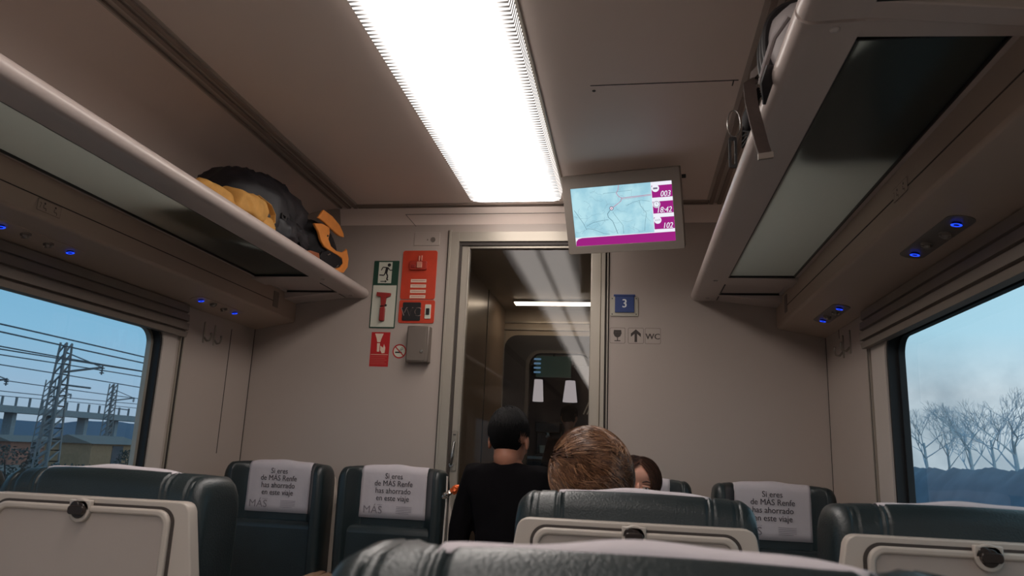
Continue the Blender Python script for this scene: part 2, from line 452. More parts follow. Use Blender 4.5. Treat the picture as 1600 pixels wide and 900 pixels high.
bm = bmesh.new(); tube(bm, [(-.822, D - .001, .045), (-.823, D - .012, .02), (-.825, D - .016, -.02), (-.829, D - .012, -.05), (-.831, D - .003, -.058)], [.005, .006, .0065, .006, .005], 10)
tube(bm, [(-.831, D + .004, -.058), (-.831, D - .004, -.058)], .010, 12); tube(bm, [(-.822, D + .006, .045), (-.822, D - .002, .045)], .006, 10)
finish('handle', bm, M_chrome, hp)
bm = bmesh.new(); box(bm, -.829, -.816, D + .002, D + .005, .078, .083); finish('key_slot', bm, M_dark, hp)

# --- vestibule behind the door
M_vwall = mat('vestibule_panel', (134, 118, 102), .3, var=.10, scale=2, stretch=(1, 1, .3))
M_vceil = mat('vestibule_ceiling', (184, 172, 156), .45, var=.03)
VY = 5.1
bm = bmesh.new(); box(bm, -.95, -.885, D + .06, VY, FZ, 1.0)
for yy in (3.85, 4.45): box(bm, -.886, -.882, yy, yy + .012, FZ, 1.0, 1)
struct(finish('wall_vestibule_left', bm, [M_vwall, M_dark], smooth=False))
bm = bmesh.new(); box(bm, .35, .42, D + .06, VY, FZ, 1.0); struct(finish('wall_vestibule_right', bm, M_vwall, smooth=False))
bm = bmesh.new(); box(bm, -.95, .42, D + .04, VY + .06, 1.0, 1.06); struct(finish('ceiling_vestibule', bm, M_vceil, smooth=False))
bm = bmesh.new()
# bulkhead with a rounded doorway
box(bm, -.95, -.80, VY, VY + .05, FZ, 1.0); box(bm, -.20, .42, VY, VY + .05, FZ, 1.0); box(bm, -.80, -.20, VY, VY + .05, .79, 1.0)
struct(finish('wall_vestibule_front', bm, mat('bulkhead_panel', (158, 146, 130), .4, var=.04), smooth=False))
bm = bmesh.new()
for z_ in (.855, .905): box(bm, -.885, .35, VY - .012, VY, z_, z_ + .012)
box(bm, -.885, -.874, VY - .01, VY, FZ, .85)
struct(finish('trim_7', bm, M_alu, smooth=False))
d2 = bpy.data.objects.new('door_2', None); link(d2); struct(d2); d2.location = (-.5, VY, FZ); d2['label'] = 'rounded black framed door at the far end of the vestibule'
o_ = rrect(-.875, -.13, FZ + .0, .815, .09); i_ = rrect(-.72, -.25, FZ + .15, .71, .10); i2 = rrect(-.695, -.27, FZ + .17, .69, .085)
bm = bmesh.new(); ring_prism(bm, o_, i_, 'y', VY - .03, VY + .03); x = finish('frame', bm, M_rubber, d2); x.location = -Vector(d2.location)
bm = bmesh.new(); ring_prism(bm, i_, i2, 'y', VY - .045, VY + .02); x = finish('inner_frame', bm, mat('dark_frame_metal', (70, 66, 60), .3, metal=.5), d2); x.location = -Vector(d2.location)
bm = bmesh.new(); bm.faces.new([bm.verts.new((u, VY, v)) for u, v in i2]); x = finish('pane', bm, MATS['door_glass'], d2, smooth=False); x.location = -Vector(d2.location)

# --- bar car beyond
M_bar = mat('bar_wall', (56, 50, 48), .5, var=.08)
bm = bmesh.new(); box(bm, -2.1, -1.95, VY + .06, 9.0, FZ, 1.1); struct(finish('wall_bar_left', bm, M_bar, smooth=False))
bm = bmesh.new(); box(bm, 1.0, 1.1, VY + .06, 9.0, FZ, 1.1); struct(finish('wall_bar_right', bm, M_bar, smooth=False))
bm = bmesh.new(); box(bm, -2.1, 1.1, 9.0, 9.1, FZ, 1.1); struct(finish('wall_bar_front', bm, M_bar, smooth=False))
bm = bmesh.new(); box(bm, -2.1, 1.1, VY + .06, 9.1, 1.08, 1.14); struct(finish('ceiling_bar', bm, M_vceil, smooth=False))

# ================================================================== CEILING LIGHTS
LX0, LX1 = -.772, -.308
def diffuser_mat():
    m = bpy.data.materials.new('ribbed_diffuser'); m.use_nodes = True; t = m.node_tree; t.nodes.clear()
    tcn = N(t, 'ShaderNodeTexCoord'); s_ = N(t, 'ShaderNodeSeparateXYZ'); t.links.new(tcn.outputs['Object'], s_.inputs[0])
    # distance from the middle: 0 centre .. 1 edge
    ab = N(t, 'ShaderNodeMath', operation='ABSOLUTE'); t.links.new(s_.outputs['X'], ab.inputs[0])
    dv = N(t, 'ShaderNodeMath', operation='DIVIDE'); t.links.new(ab.outputs[0], dv.inputs[0]); dv.inputs[1].default_value = .225
    edge = N(t, 'ShaderNodeMapRange', interpolation_type='SMOOTHSTEP'); t.links.new(dv.outputs[0], edge.inputs[0])
    edge.inputs[1].default_value = .60; edge.inputs[2].default_value = 1.0; edge.inputs[3].default_value = 0; edge.inputs[4].default_value = 1
    midr = N(t, 'ShaderNodeMapRange', interpolation_type='SMOOTHSTEP'); t.links.new(dv.outputs[0], midr.inputs[0])
    midr.inputs[1].default_value = 0; midr.inputs[2].default_value = .16; midr.inputs[3].default_value = .42; midr.inputs[4].default_value = 0
    mxx = N(t, 'ShaderNodeMath', operation='MAXIMUM'); t.links.new(edge.outputs[0], mxx.inputs[0]); t.links.new(midr.outputs[0], mxx.inputs[1])
    wv = N(t, 'ShaderNodeMath', operation='MULTIPLY'); t.links.new(s_.outputs['Y'], wv.inputs[0]); wv.inputs[1].default_value = 2 * PI / .020
    sn = N(t, 'ShaderNodeMath', operation='SINE'); t.links.new(wv.outputs[0], sn.inputs[0])
    s01 = N(t, 'ShaderNodeMapRange'); t.links.new(sn.outputs[0], s01.inputs[0]); s01.inputs[1].default_value = -1; s01.inputs[2].default_value = 1; s01.inputs[3].default_value = .35; s01.inputs[4].default_value = 1
    pr = N(t, 'ShaderNodeMath', operation='MULTIPLY'); t.links.new(mxx.outputs[0], pr.inputs[0]); t.links.new(s01.outputs[0], pr.inputs[1])
    mr = N(t, 'ShaderNodeMapRange'); t.links.new(pr.outputs[0], mr.inputs[0]); mr.inputs[3].default_value = 1.0; mr.inputs[4].default_value = .30
    pq = N(t, 'ShaderNodeMath', operation='POWER'); t.links.new(mr.outputs[0], pq.inputs[0]); pq.inputs[1].default_value = 4.2; mr = pq
    ml = N(t, 'ShaderNodeMath', operation='MULTIPLY'); t.links.new(mr.outputs[0], ml.inputs[0]); ml.inputs[1].default_value = LAMP
    em = N(t, 'ShaderNodeEmission'); em.inputs[0].default_value = (1.0, .915, .855, 1); t.links.new(ml.outputs[0], em.inputs[1])
    o = N(t, 'ShaderNodeOutputMaterial'); t.links.new(em.outputs[0], o.inputs[0]); return m
M_diff = diffuser_mat()
def make_light(L, label, y_end):
    t = thing('ceiling_light', label, 'ceiling light', ((LX0 + LX1) / 2, y_end - L / 2, CZ), 0, 'ceiling lights along the aisle')
    hw = (LX1 - LX0) / 2
    bm = bmesh.new(); ring_prism(bm, rrect(-hw, hw, -L / 2, L / 2, .05), rrect(-hw + .012, hw - .012, -L / 2 + .012, L / 2 - .012, .042), 'z', -.007, 0)
    finish('frame', bm, M_alu2, t, bevel=.003)
    bm = bmesh.new(); prof = rrect(-hw + .012, hw - .012, -L / 2 + .012, L / 2 - .012, .042)
    lower = [(x * .97, y - math.copysign(.006, y)) for x, y in prof]
    A = [bm.verts.new((x, y, -.004)) for x, y in prof]; B = [bm.verts.new((x, y, -.042)) for x, y in lower]
    for i in range(len(A)): bm.faces.new((A[i], A[(i + 1) % len(A)], B[(i + 1) % len(A)], B[i]))
    bm.faces.new(B)
    finish('diffuser', bm, M_diff, t)
    return t
make_light(2.9, 'long glowing ribbed ceiling light nearest the monitor and end wall', 3.30)
y_ = 3.30 - 2.9 - .12
for k in range(3):
    make_light(2.9, 'glowing ribbed ceiling light further back over the aisle, fixture %s' % ('directly overhead behind the first', 'second behind the first', 'last before the rear wall')[k], y_); y_ -= 3.02

# ================================================================== RACKS
M_fglass = bpy.data.materials.new('frosted_glass'); M_fglass.use_nodes = True
t = M_fglass.node_tree; t.nodes.clear()
tl = N(t, 'ShaderNodeBsdfTranslucent'); tl.inputs[0].default_value = srgb(176, 184, 176)
df = N(t, 'ShaderNodeBsdfDiffuse'); df.inputs[0].default_value = srgb(120, 130, 126)
gl = N(t, 'ShaderNodeBsdfGlossy'); gl.inputs['Roughness'].default_value = .22; gl.inputs[0].default_value = (.6, .62, .62, 1)
tp = N(t, 'ShaderNodeBsdfTransparent'); tp.inputs[0].default_value = (.7, .74, .72, 1)
lw = N(t, 'ShaderNodeLayerWeight'); lw.inputs[0].default_value = .5
pw = N(t, 'ShaderNodeMath', operation='POWER'); t.links.new(lw.outputs['Facing'], pw.inputs[0]); pw.inputs[1].default_value = 4
fr = N(t, 'ShaderNodeMapRange'); t.links.new(pw.outputs[0], fr.inputs[0]); fr.inputs[3].default_value = .05; fr.inputs[4].default_value = .6
a_ = N(t, 'ShaderNodeMixShader'); a_.inputs[0].default_value = .18; t.links.new(tl.outputs[0], a_.inputs[1]); t.links.new(df.outputs[0], a_.inputs[2])
b_ = N(t, 'ShaderNodeMixShader'); t.links.new(fr.outputs[0], b_.inputs[0]); t.links.new(a_.outputs[0], b_.inputs[1]); t.links.new(gl.outputs[0], b_.inputs[2])
o_ = N(t, 'ShaderNodeOutputMaterial'); t.links.new(b_.outputs[0], o_.inputs[0])
M_bolt = mat('bolt_cap', (200, 190, 186), .3)
def make_rack(s, y0, y1, label, endcap):
    t = thing('luggage_rack', label, 'luggage rack', (X(s, 1.0), (y0 + y1) / 2, .74), 0)
    L = -Vector(t.location)
    def P(o): o.location = L; return o
    # lip: bullnose rail with flat underside
    lip = []
    for i in range(13):
        a = math.radians(90 + 180 * i / 12)
        lip.append((.815 + .028 * math.cos(a), .758 + .026 * math.sin(a)))
    lip += [(.90, .734), (.90, .742), (.845, .752)]
    bm = bmesh.new(); prism(bm, [(X(s, d), z) for d, z in lip], 'y', y0 + .002, y1 - .002); P(finish('front_rail', bm, M_rail, t, angle=35))
    # dark joint + round caps
    for yy in ((y1 - .07, y1 - .41) if endcap else ()) + ((y0 + .02,)):
        bm = bmesh.new(); ball(bm, (X(s, .855), yy, .732), (.009, .009, .006), 14, 8)
        P(finish('bolt_cap', bm, M_bolt, t))
    # cross bars
    bars = [(y0, y0 + .055), (y1 - .46, y1 - .33), (y1 - .135, y1)] if endcap else [(y0, y0 + .06), (y1 - .05, y1)]
    for (b0, b1) in bars:
        bm = bmesh.new()
        prism(bm, [(X(s, .885), .736), (X(s, .885), .752), (X(s, 1.176), .752), (X(s, 1.176), .722 if b1 < y1 else .70)], 'y', b0, b1)
        P(finish('cross_bar', bm, M_rail, t, bevel=.003))
    bm = bmesh.new(); box(bm, *sorted((X(s, 1.155), X(s, HW - .002))), y0, y1, .735, .752); P(finish('wall_rail', bm, M_rail, t, smooth=False))
    g1 = y1 - .46 if endcap else y1 - .05
    bm = bmesh.new(); bm.faces.new([bm.verts.new((X(s, a), b, .741)) for a, b in ((.902, y0 + .062), (1.156, y0 + .062), (1.156, g1 - .004), (.902, g1 - .004))]); P(finish('glass_shelf', bm, M_fglass, t, smooth=False))
    bm = bmesh.new()
    for q in ((X(s, .899), X(s, .904), y0 + .06, g1), (X(s, 1.152), X(s, 1.157), y0 + .06, g1)):
        box(bm, *sorted(q[:2]), q[2], q[3], .734, .745)
    for yy in (y0 + .058, g1 - .004): box(bm, *sorted((X(s, .90), X(s, 1.157))), yy, yy + .004, .732, .745)
    if endcap:
        box(bm, *sorted((X(s, .899), X(s, .904))), y1 - .33, y1 - .135, .732, .745)
        box(bm, *sorted((X(s, .90), X(s, 1.157))), y1 - .139, y1 - .135, .732, .745)
        box(bm, *sorted((X(s, .899), X(s, .904))), y1 - .10, y1 - .02, .7325, .737)
    P(finish('glazing_seal', bm, M_black, t, smooth=False))
    if endcap:
        bm = bmesh.new(); box(bm, *sorted((X(s, .902), X(s, 1.156))), y1 - .33, y1 - .137, .741, .748); P(finish('end_infill', bm, M_rail, t, smooth=False))
    return t
for s, nm in ((-1, 'left'), (1, 'right')):
    make_rack(s, 1.19, D - .002, ('grey overhead luggage rack on the left wall carrying the tan bag and orange backpack' if s < 0 else 'grey overhead luggage rack on the right wall ending beside the monitor, glass shelf panel'), True)
    make_rack(s, -1.10, 1.185, ('next overhead luggage rack section along the left wall, out towards the viewer' if s < 0 else 'overhead luggage rack section cut off by the top right corner of the photo'), False)
    # service duct under the rack with reading lights
    bm = bmesh.new()
    prism(bm, [(X(s, HW), .566), (X(s, 1.172), .605), (X(s, 1.166), .612), (X(s, 1.166), .683), (X(s, 1.170), .737), (X(s, HW), .737)], 'y', -4.0, D)
    d_ = finish('service_duct', bm, M_box, bevel=.004); tag(d_, 'tan service duct below the %s luggage rack holding reading lights' % nm, 'service duct')
    bm = bmesh.new(); box(bm, *sorted((X(s, 1.166) - s * .0012, X(s, 1.166))), -4, D - .22, .665, .668); finish('seam', bm, M_groove, d_, smooth=False)
    bm = bmesh.new(); box(bm, *sorted((X(s, 1.164), X(s, 1.166))), D - .25, D - .20, .640, .715); finish('end_plate', bm, M_slat, d_, smooth=False)

# icon plates on the duct face
M_icon = mat('icon_dark', (84, 74, 68), .6, var=0)
for s, y0, y1, z0, z1, lb in ((-1, 1.78, 1.87, .628, .663, 'small seat number plate on the left duct face'), (1, 1.80, 1.90, .655, .69, 'small seat number plate on the right duct face')):
    F = Flat(); yl = y1 - y0; zl = z1 - z0
    F.rect(-yl / 2, yl / 2, -zl / 2, zl / 2, M_icon, .003); F.rect(-yl / 2 + .001, yl / 2 - .001, -zl / 2 + .001, zl / 2 - .001, M_box, .003)
    for xx in (-yl / 5, yl / 4):
        F.circ(xx, zl * .22, .0035, M_icon, 10); F.line([(xx - .004, zl * .08), (xx - .004, -.006), (xx + .006, -.006), (xx + .007, -zl * .38)], .0022, M_icon)
    F.line([(-yl * .42, .006), (-yl * .36, .006), (-yl * .40, -.01)], .0015, M_icon)
    o = F.build('number_plate'); o.location = (X(s, 1.1645), (y0 + y1) / 2, (z0 + z1) / 2); o.rotation_euler = (0, 0, PI / 2 if s < 0 else -PI / 2); tag(o, lb, 'sign')

# reading light units: two lit blue ring buttons, two lens knobs
M_blue = emis('blue_led', (30, 70, 255), 1.6); M_bluepale = emis('blue_led_pale', (150, 180, 255), 1.0)
M_lens = mat('clear_knob', (150, 140, 132), .15, metal=.2, var=.05)
M_pad = mat('reading_pad', (112, 102, 95), .35, var=.03)
def make_reading(s, y0, y1, label):
    d = 1.28; yc = (y0 + y1) / 2; z = .605 - (d - 1.172) * .039 / .203
    t = thing('reading_light_unit', label, 'reading light', (X(s, d), yc, z), 0, 'reading light units'); t.rotation_euler = (0, s * math.atan(.039 / .203), 0)
    h = (y1 - y0) / 2
    bm = bmesh.new(); prism(bm, rrect(-.032, .032, -h - .05, h + .05, .03), 'z', -.002, .001); finish('pad', bm, M_pad if s > 0 else M_box, t, bevel=.001)
    for yy in (-h, h):
        bm = bmesh.new()
        disc_cyl(bm, (0, yy, -.007), .011, .006, 'z', 20, 0)
        bt = finish('button', bm, mat('button_navy', (20, 34, 96), .3), t, bevel=.0015)
        bm = bmesh.new()
        for k in range(20):
            a, b = 2 * PI * k / 20, 2 * PI * (k + 1) / 20
            bm.faces.new([bm.verts.new((r * math.cos(q), yy + r * math.sin(q), -.0076)) for r, q in ((.007, a), (.0125, a), (.0125, b), (.007, b))])
        finish('led_ring', bm, M_blue, bt, smooth=False)
    for yy, xx in ((-h * .38, .006), (h * .34, -.002)):
        bm = bmesh.new(); disc_cyl(bm, (xx, yy, -.006), .015, .006, 'z', 20); ball(bm, (xx, yy, -.008), (.009, .012, .008), 14, 8)
        tube(bm, [(xx - .014, yy, -.01), (xx, yy, -.014), (xx + .014, yy, -.01)], .003, 6)
        finish('lens_knob', bm, M_lens, t)
    return t
make_reading(-1, 1.79, 2.065, 'pair of blue lit reading buttons over the left window at the photo edge')
make_reading(-1, 2.825, 3.10, 'pair of blue lit reading buttons above the left wall hooks')
make_reading(1, 1.836, 2.106, 'pair of blue lit reading buttons over the right window')
make_reading(1, 2.87, 3.12, 'pair of blue lit reading buttons above the right wall hooks')

# coat hooks
def make_hook(s, y, z, label):
    t = thing('coat_hook', label, 'coat hook', (X(s, HW), y, z), 0, 'coat hooks on the side walls')
    bm = bmesh.new(); prism(bm, rrect(-.006, .006, -.045, .05, .005), 'x', 0, -s * .005); finish('back_plate', bm, M_alu2, t, bevel=.001)
    bm = bmesh.new(); tube(bm, [(-s * .004, 0, -.02), (-s * .018, 0, -.036), (-s * .032, 0, -.034), (-s * .038, 0, -.016), (-s * .036, 0, -.006)], [.0045, .0045, .004, .004, .005], 10); ball(bm, (-s * .036, 0, -.004), .006, 10, 6)
    finish('hook', bm, M_alu, t)
make_hook(-1, 3.03, .475, 'metal coat hook on left wall nearer the window'); make_hook(-1, 3.115, .475, 'metal coat hook on left wall nearer the end wall')
make_hook(1, 3.10, .49, 'metal coat hook on right wall nearer the window'); make_hook(1, 3.20, .485, 'metal coat hook on right wall nearer the end wall')

# ================================================================== SIGNS ON THE END WALL
M_sgreen = mat('sign_green', (28, 66, 52), .5, var=.03); M_swhite = mat('sign_white', (205, 205, 190), .5, var=.03)
M_sblack = mat('sign_black', (28, 26, 28), .5, var=0); M_sred = mat('sign_red', (186, 34, 36), .45, var=.04); M_sorange = mat('sign_orange', (196, 62, 36), .45, var=.06, scale=20)
M_hred = mat('hammer_red', (150, 40, 36), .5, var=.08); M_spink = mat('sign_cream', (224, 200, 180), .5, var=0); M_sblue = mat('sign_blue', (18, 54, 118), .4, var=.04)
def plate(bm, x0, x1, z0, z1, r, th, mi=0): prism(bm, rrect(x0, x1, z0, z1, r), 'y', -th, 0, mi)

# exit / hammer board
t = thing('emergency_exit_sign', 'green and white running figure exit sign with red hammer panel below', 'sign', (-1.218, D, .755))
bm = bmesh.new(); plate(bm, -.068, .063, -.172, .172, .004, .003); finish('board', bm, M_sgreen, t, smooth=False)
F = Flat()
F.rect(-.042, .028, .056, .165, M_swhite); F.rect(-.063, .058, -.166, .045, M_swhite)
F.circ(.012, .150, .009, M_sblack)
F.poly([(-.004, .140), (.010, .138), (.004, .105), (-.010, .106)], M_sblack)
F.line([(.008, .134), (.018, .122), (.030, .124)], .005, M_sblack); F.line([(-.002, .137), (-.020, .138), (-.028, .122)], .005, M_sblack)
F.line([(.0, .108), (.008, .092), (.004, .074), (.012, .072)], .007, M_sblack); F.line([(-.006, .108), (-.012, .096), (-.036, .098)], .006, M_sblack)
F.line([(-.028, .065), (-.004, .065)], .004, M_sblack); F.poly([(-.004, .072), (.006, .065), (-.004, .058)], M_sblack)
F.build('running_figure_print', t, (0, -.0032, 0))
bm = bmesh.new()
prism(bm, [(-.036, .008), (.036, .003), (.034, -.012), (.014, -.020), (.010, -.062), (-.010, -.062), (-.014, -.016), (-.036, -.012)], 'y', -.018, -.003)
prism(bm, rrect(-.013, .011, -.138, -.07, .006), 'y', -.020, -.003)
prism(bm, [(-.008, -.062), (.009, -.062), (.007, -.072), (-.008, -.072)], 'y', -.014, -.003)
hm = finish('hammer', bm, M_hred, None, bevel=.002); hm.location = (-1.220, D, .755); tag(hm, 'red emergency window hammer on the white panel of the exit sign', 'hammer')
bm = bmesh.new(); tube(bm, [(-.014, -.012, -.064), (.014, -.012, -.058)], .004, 8); ball(bm, (.014, -.012, -.058), .006, 8, 6); finish('clip', bm, M_sblack, hm)

# orange alarm boards
t = thing('alarm_board', 'orange rounded alarm panel with handle and four cream strips', 'sign', (-1.048, D, .858))
bm = bmesh.new(); plate(bm, -.090, .088, -.128, .122, .012, .004); finish('board', bm, M_sorange, t, bevel=.001)
F = Flat()
for k in range(4): F.rect(-.040, .040, -.026 - .027 * k - .016, -.026 - .027 * k, M_spink)
for k in range(4): F.line([(-.034, -.034 - .027 * k), (.034, -.034 - .027 * k)], .002, M_hred)
F.build('text_strips', t, (0, -.0042, 0))
bm = bmesh.new(); prism(bm, rrect(-.050, .038, .020, .066, .006), 'y', -.016, -.004, 0); prism(bm, rrect(-.010, .016, .028, .060, .004), 'y', -.024, -.016, 1)
prism(bm, rrect(-.040, -.018, .030, .046, .003), 'y', -.020, -.016, 2)
tube(bm, [(-.002, -.012, .066), (-.002, -.014, .092)], .004, 8, 1); tube(bm, [(.010, -.012, .066), (.011, -.014, .094)], .004, 8, 1)
finish('alarm_handle', bm, [mat('alarm_red', (170, 52, 38), .4), mat('alarm_pink', (206, 140, 120), .4), M_hred], t, bevel=.0015)
t = thing('toilet_alarm_board', 'orange plate with black WC display and small white switch', 'sign', (-1.047, D, .668))
bm = bmesh.new(); plate(bm, -.092, .090, -.058, .058, .010, .004); finish('board', bm, M_sorange, t, bevel=.001)
bm = bmesh.new(); plate(bm, -.072, .020, -.046, .046, .006, .008); finish('display', bm, M_sblack, t, bevel=.001)
F = Flat(); F.text('WC', -.027, -.004, .062, mat('dim_white', (150, 128, 124), .5, var=0)); F.y -= .0001; F.text('WC', -.027, -.004, .056, M_sblack); F.build('lettering', t, (0, -.0084, 0))
bm = bmesh.new(); plate(bm, .042, .072, -.036, .036, .003, .008); sw = finish('switch_plate', bm, M_swhite, t, bevel=.001)
bm = bmesh.new(); prism(bm, rrect(.048, .066, -.016, .016, .003), 'y', -.012, -.008); finish('switch', bm, M_sblack, sw, bevel=.001)

# grey metal box
t = thing('metal_wall_box', 'small grey metal lockbox mounted beside the door below the orange plates', 'box', (-1.018, D, .50))
bm = bmesh.new(); box(bm, -.056, .056, -.05, 0, -.088, .09); finish('body', bm, mat('box_grey', (122, 112, 104), .4, metal=.3, var=.04), t, bevel=.006)
bm = bmesh.new(); disc_cyl(bm, (.022, -.056, -.035), .008, .007, 'y', 16); finish('lock', bm, M_chrome, t, bevel=.001)
bm = bmesh.new(); box(bm, -.050, .040, -.052, -.05, -.080, .082); finish('lid', bm, MATS['box_grey'], t, bevel=.002)

# red hammer instructions
t = thing('red_instruction_sign', 'red sticker showing a hand and white hammer with text lines', 'sign', (-1.222, D, .478))
F = Flat(); F.rect(-.048, .048, -.085, .085, M_sred); F.line([(-.044, -.026), (.044, -.026)], .002, M_spink)
F.poly([(-.030, .078), (.014, .078), (.004, .052), (.000, .035), (-.016, .035), (-.020, .052)], M_spink)
F.poly([(-.016, .030), (-.001, .030), (-.002, -.012), (-.014, -.012)], M_spink)
F.poly([(.002, .018), (.016, .008), (.020, .026), (.028, .008), (.026, -.018), (.012, -.020), (.002, -.004)], M_spink)
for k in range(5): F.line([(-.042, -.036 - .009 * k), (.040 - .01 * (k % 2), -.036 - .009 * k)], .0022, mat('faint_red', (206, 96, 88), .5, var=0))
F.build('sticker', t, (0, -.0006, 0))
t = thing('no_smoking_sign', 'round white no smoking sticker with red ring', 'sign', (-1.121, D, .470))
F = Flat(); F.circ(0, 0, .034, M_swhite); F.rect(-.022, .012, -.009, -.002, M_sblack); F.ring(.012, .012, .004, .006, M_sblack, 16); F.ring(.006, .006, .003, .005, M_sblack, 12)
F.ring(0, 0, .029, .035, M_sred); F.line([(-.022, .022), (.022, -.022)], .005, M_sred); F.build('sticker', t, (0, -.0006, 0))
t = thing('thermostat_plate', 'pale flush control plate above the orange alarm panel', 'control plate', (-1.020, D, 1.040))
bm = bmesh.new(); plate(bm, -.066, .066, -.034, .035, .003, .004); finish('plate', bm, M_wall, t, bevel=.001)
bm = bmesh.new(); disc_cyl(bm, (.032, -.007, -.004), .013, .004, 'y', 20); disc_cyl(bm, (.004, -.006, -.004), .004, .003, 'y', 10); finish('dial', bm, M_pad, t)

# car number plaque and pictograms
t = thing('car_number_plaque', 'blue plaque reading 3 in a pale screwed holder right of the door', 'sign', (-.035, D, .707))
bm = bmesh.new(); plate(bm, -.066, .064, -.050, .043, .004, .005); hd = finish('holder', bm, mat('holder_cream', (176, 170, 155), .45, var=.03), t, bevel=.001)
for xx in (-.057, .055):
    for zz in (-.041, .034):
        bm = bmesh.new(); disc_cyl(bm, (xx, -.0065, zz), .0028, .002, 'y', 10); finish('screw', bm, M_sblack, hd, smooth=False)
bm = bmesh.new(); plate(bm, -.044, .046, -.033, .052, .001, .010); box(bm, -.050, .050, -.012, -.002, .044, .053); finish('number_panel', bm, M_sblue, t, bevel=.001)
F = Flat(); F.text('3', .001, .008, .058, mat('numeral_white', (220, 224, 228), .5, var=0), sx=.85, bold=.0012); F.build('lettering', t, (0, -.0104, 0))
def picto(x, label, draw):
    t = thing('pictogram', label, 'sign', (x, D, .565), 0, 'pictograms right of the door')
    F = Flat(); F.rect(-.036, .036, -.037, .037, M_icon, .006); F.rect(-.0345, .0345, -.0355, .0355, M_wall, .005); draw(F); F.build('sticker', t, (0, -.0005, 0))
M_pi = mat('pictogram_print', (58, 50, 46), .6, var=0)
def glassp(F):
    F.poly([(-.017, .026), (.017, .026), (.019, .010), (.013, -.004), (.004, -.009), (-.004, -.009), (-.013, -.004), (-.019, .010)], M_pi); F.rect(-.002, .002, -.024, -.008, M_pi); F.rect(-.014, .014, -.027, -.023, M_pi)
    F.line([(-.013, .015), (.013, .015)], .0015, M_icon)
def arrowp(F): F.rect(-.006, .006, -.030, .018, M_pi); F.poly([(0, .030), (.023, .010), (.023, -.006), (0, .014), (-.023, -.006), (-.023, .010)], M_pi)
picto(-.066, 'wine glass pictogram sticker below the blue plaque', glassp)
picto(.019, 'upward arrow pictogram sticker between glass and WC stickers', arrowp)
picto(.097, 'WC pictogram sticker, rightmost of the three', lambda F: F.text('WC', 0, -.004, .038, M_pi, bold=.0008))

# ================================================================== MONITOR
t = thing('ceiling_monitor', 'grey tilted ceiling monitor showing a route map, time and speed', 'monitor', (-.043, 3.0, 1.01))
t.rotation_euler = (0, 0, 0)
tilt = Matrix.Rotation(-.198, 4, 'Z') @ Matrix.Rotation(.477, 4, 'X')
t.rotation_euler = tilt.to_euler()
M_bez = mat('monitor_grey', (150, 140, 132), .42, var=.02)
W2, H2 = .2485, .169
# screen rectangle in local coords (fitted to the photo)
SX0, SX1, SZ0, SZ1 = -.213, .213, -.134, .115
bm = bmesh.new(); ring_prism(bm, rrect(-W2, W2, -H2, H2, .006), rrect(SX0, SX1, SZ0, SZ1, .001), 'y', 0, .02)
finish('bezel', bm, M_bez, t, bevel=.002)
bm = bmesh.new(); prism(bm, rrect(-W2 + .001, W2 - .001, -H2 + .001, H2 - .001, .006), 'y', .018, .055); finish('housing', bm, M_bez, t, bevel=.004)
E_map = bpy.data.materials.new('map_glow'); E_map.use_nodes = True; tt = E_map.node_tree; tt.nodes.clear()
tcn = N(tt, 'ShaderNodeTexCoord'); nn = N(tt, 'ShaderNodeTexNoise'); nn.inputs['Scale'].default_value = 14; nn.inputs['Detail'].default_value = 8; tt.links.new(tcn.outputs['Object'], nn.inputs[0])
rr = N(tt, 'ShaderNodeValToRGB'); rr.color_ramp.elements[0].position = .4; rr.color_ramp.elements[0].color = srgb(158, 206, 222); rr.color_ramp.elements[1].position = .6; rr.color_ramp.elements[1].color = srgb(184, 226, 236)
tt.links.new(nn.outputs[0], rr.inputs[0]); em = N(tt, 'ShaderNodeEmission'); tt.links.new(rr.outputs[0], em.inputs[0]); em.inputs[1].default_value = 1.0
oo = N(tt, 'ShaderNodeOutputMaterial'); tt.links.new(em.outputs[0], oo.inputs[0])
E_w = emis('screen_white', (240, 240, 250), 1.0); E_m = emis('screen_magenta', (158, 36, 128), 1.0); E_line = emis('screen_line', (96, 128, 142), 1.0); E_red = emis('screen_route', (196, 120, 150), 1.0); E_g = emis('screen_grey', (120, 110, 130), 1.0)
E_fine = emis('screen_fine_line', (140, 176, 190), 1.0)
F = Flat(.0002)
def uv(px, py):   # fraction of the screen, u right, v down
    return (SX0 + (SX1 - SX0) * px, SZ1 - (SZ1 - SZ0) * py)
F.poly([uv(0, 0), uv(1, 0), uv(1, 1), uv(0, 1)], E_map)
F.poly([uv(.80, 0), uv(1, 0), uv(1, .87), uv(.80, .87)], E_w)
F.poly([uv(0, .865), uv(.02, .85), uv(1, .835), uv(1, .86), uv(0, .90)], E_w)
corner = [uv(.0, 1), uv(.005, .92), uv(.03, .875), uv(.07, .86), uv(1, .845), uv(1, 1)]
F.poly([uv(0, .85), uv(.06, .85), uv(.06, 1), uv(0, 1)], E_w)
F.poly(corner, E_m)
for k in range(3):
    v0 = .06 + .265 * k
    F.poly([uv(.805, v0), uv(1, v0), uv(1, v0 + .20), uv(.805, v0 + .20)], E_m)
for k, s_ in enumerate(('003', '18:42', '102')):
    v0 = .06 + .265 * k; x_, z_ = uv(.985, v0 + .148); F.text(s_, x_, z_, .033, E_w, shear=.25, align='r', bold=.0003, sx=.86)
    cx_, cz_ = uv(.842, v0 + .045); F.circ(cx_, cz_, .0155, E_w)
    if k == 1: F.ring(cx_, cz_, .011, .013, E_g, 20); F.line([(cx_, cz_ + .008), (cx_, cz_), (cx_ + .004, cz_)], .0015, E_g)
    if k == 0: F.rect(cx_ - .009, cx_ + .009, cz_ - .004, cz_ + .003, E_g, .002)
    if k == 2: F.text('km/h', cx_, cz_, .011, E_g)
def mapline(pts, w_, m): F.line([uv(a, b) for a, b in pts], w_, m)
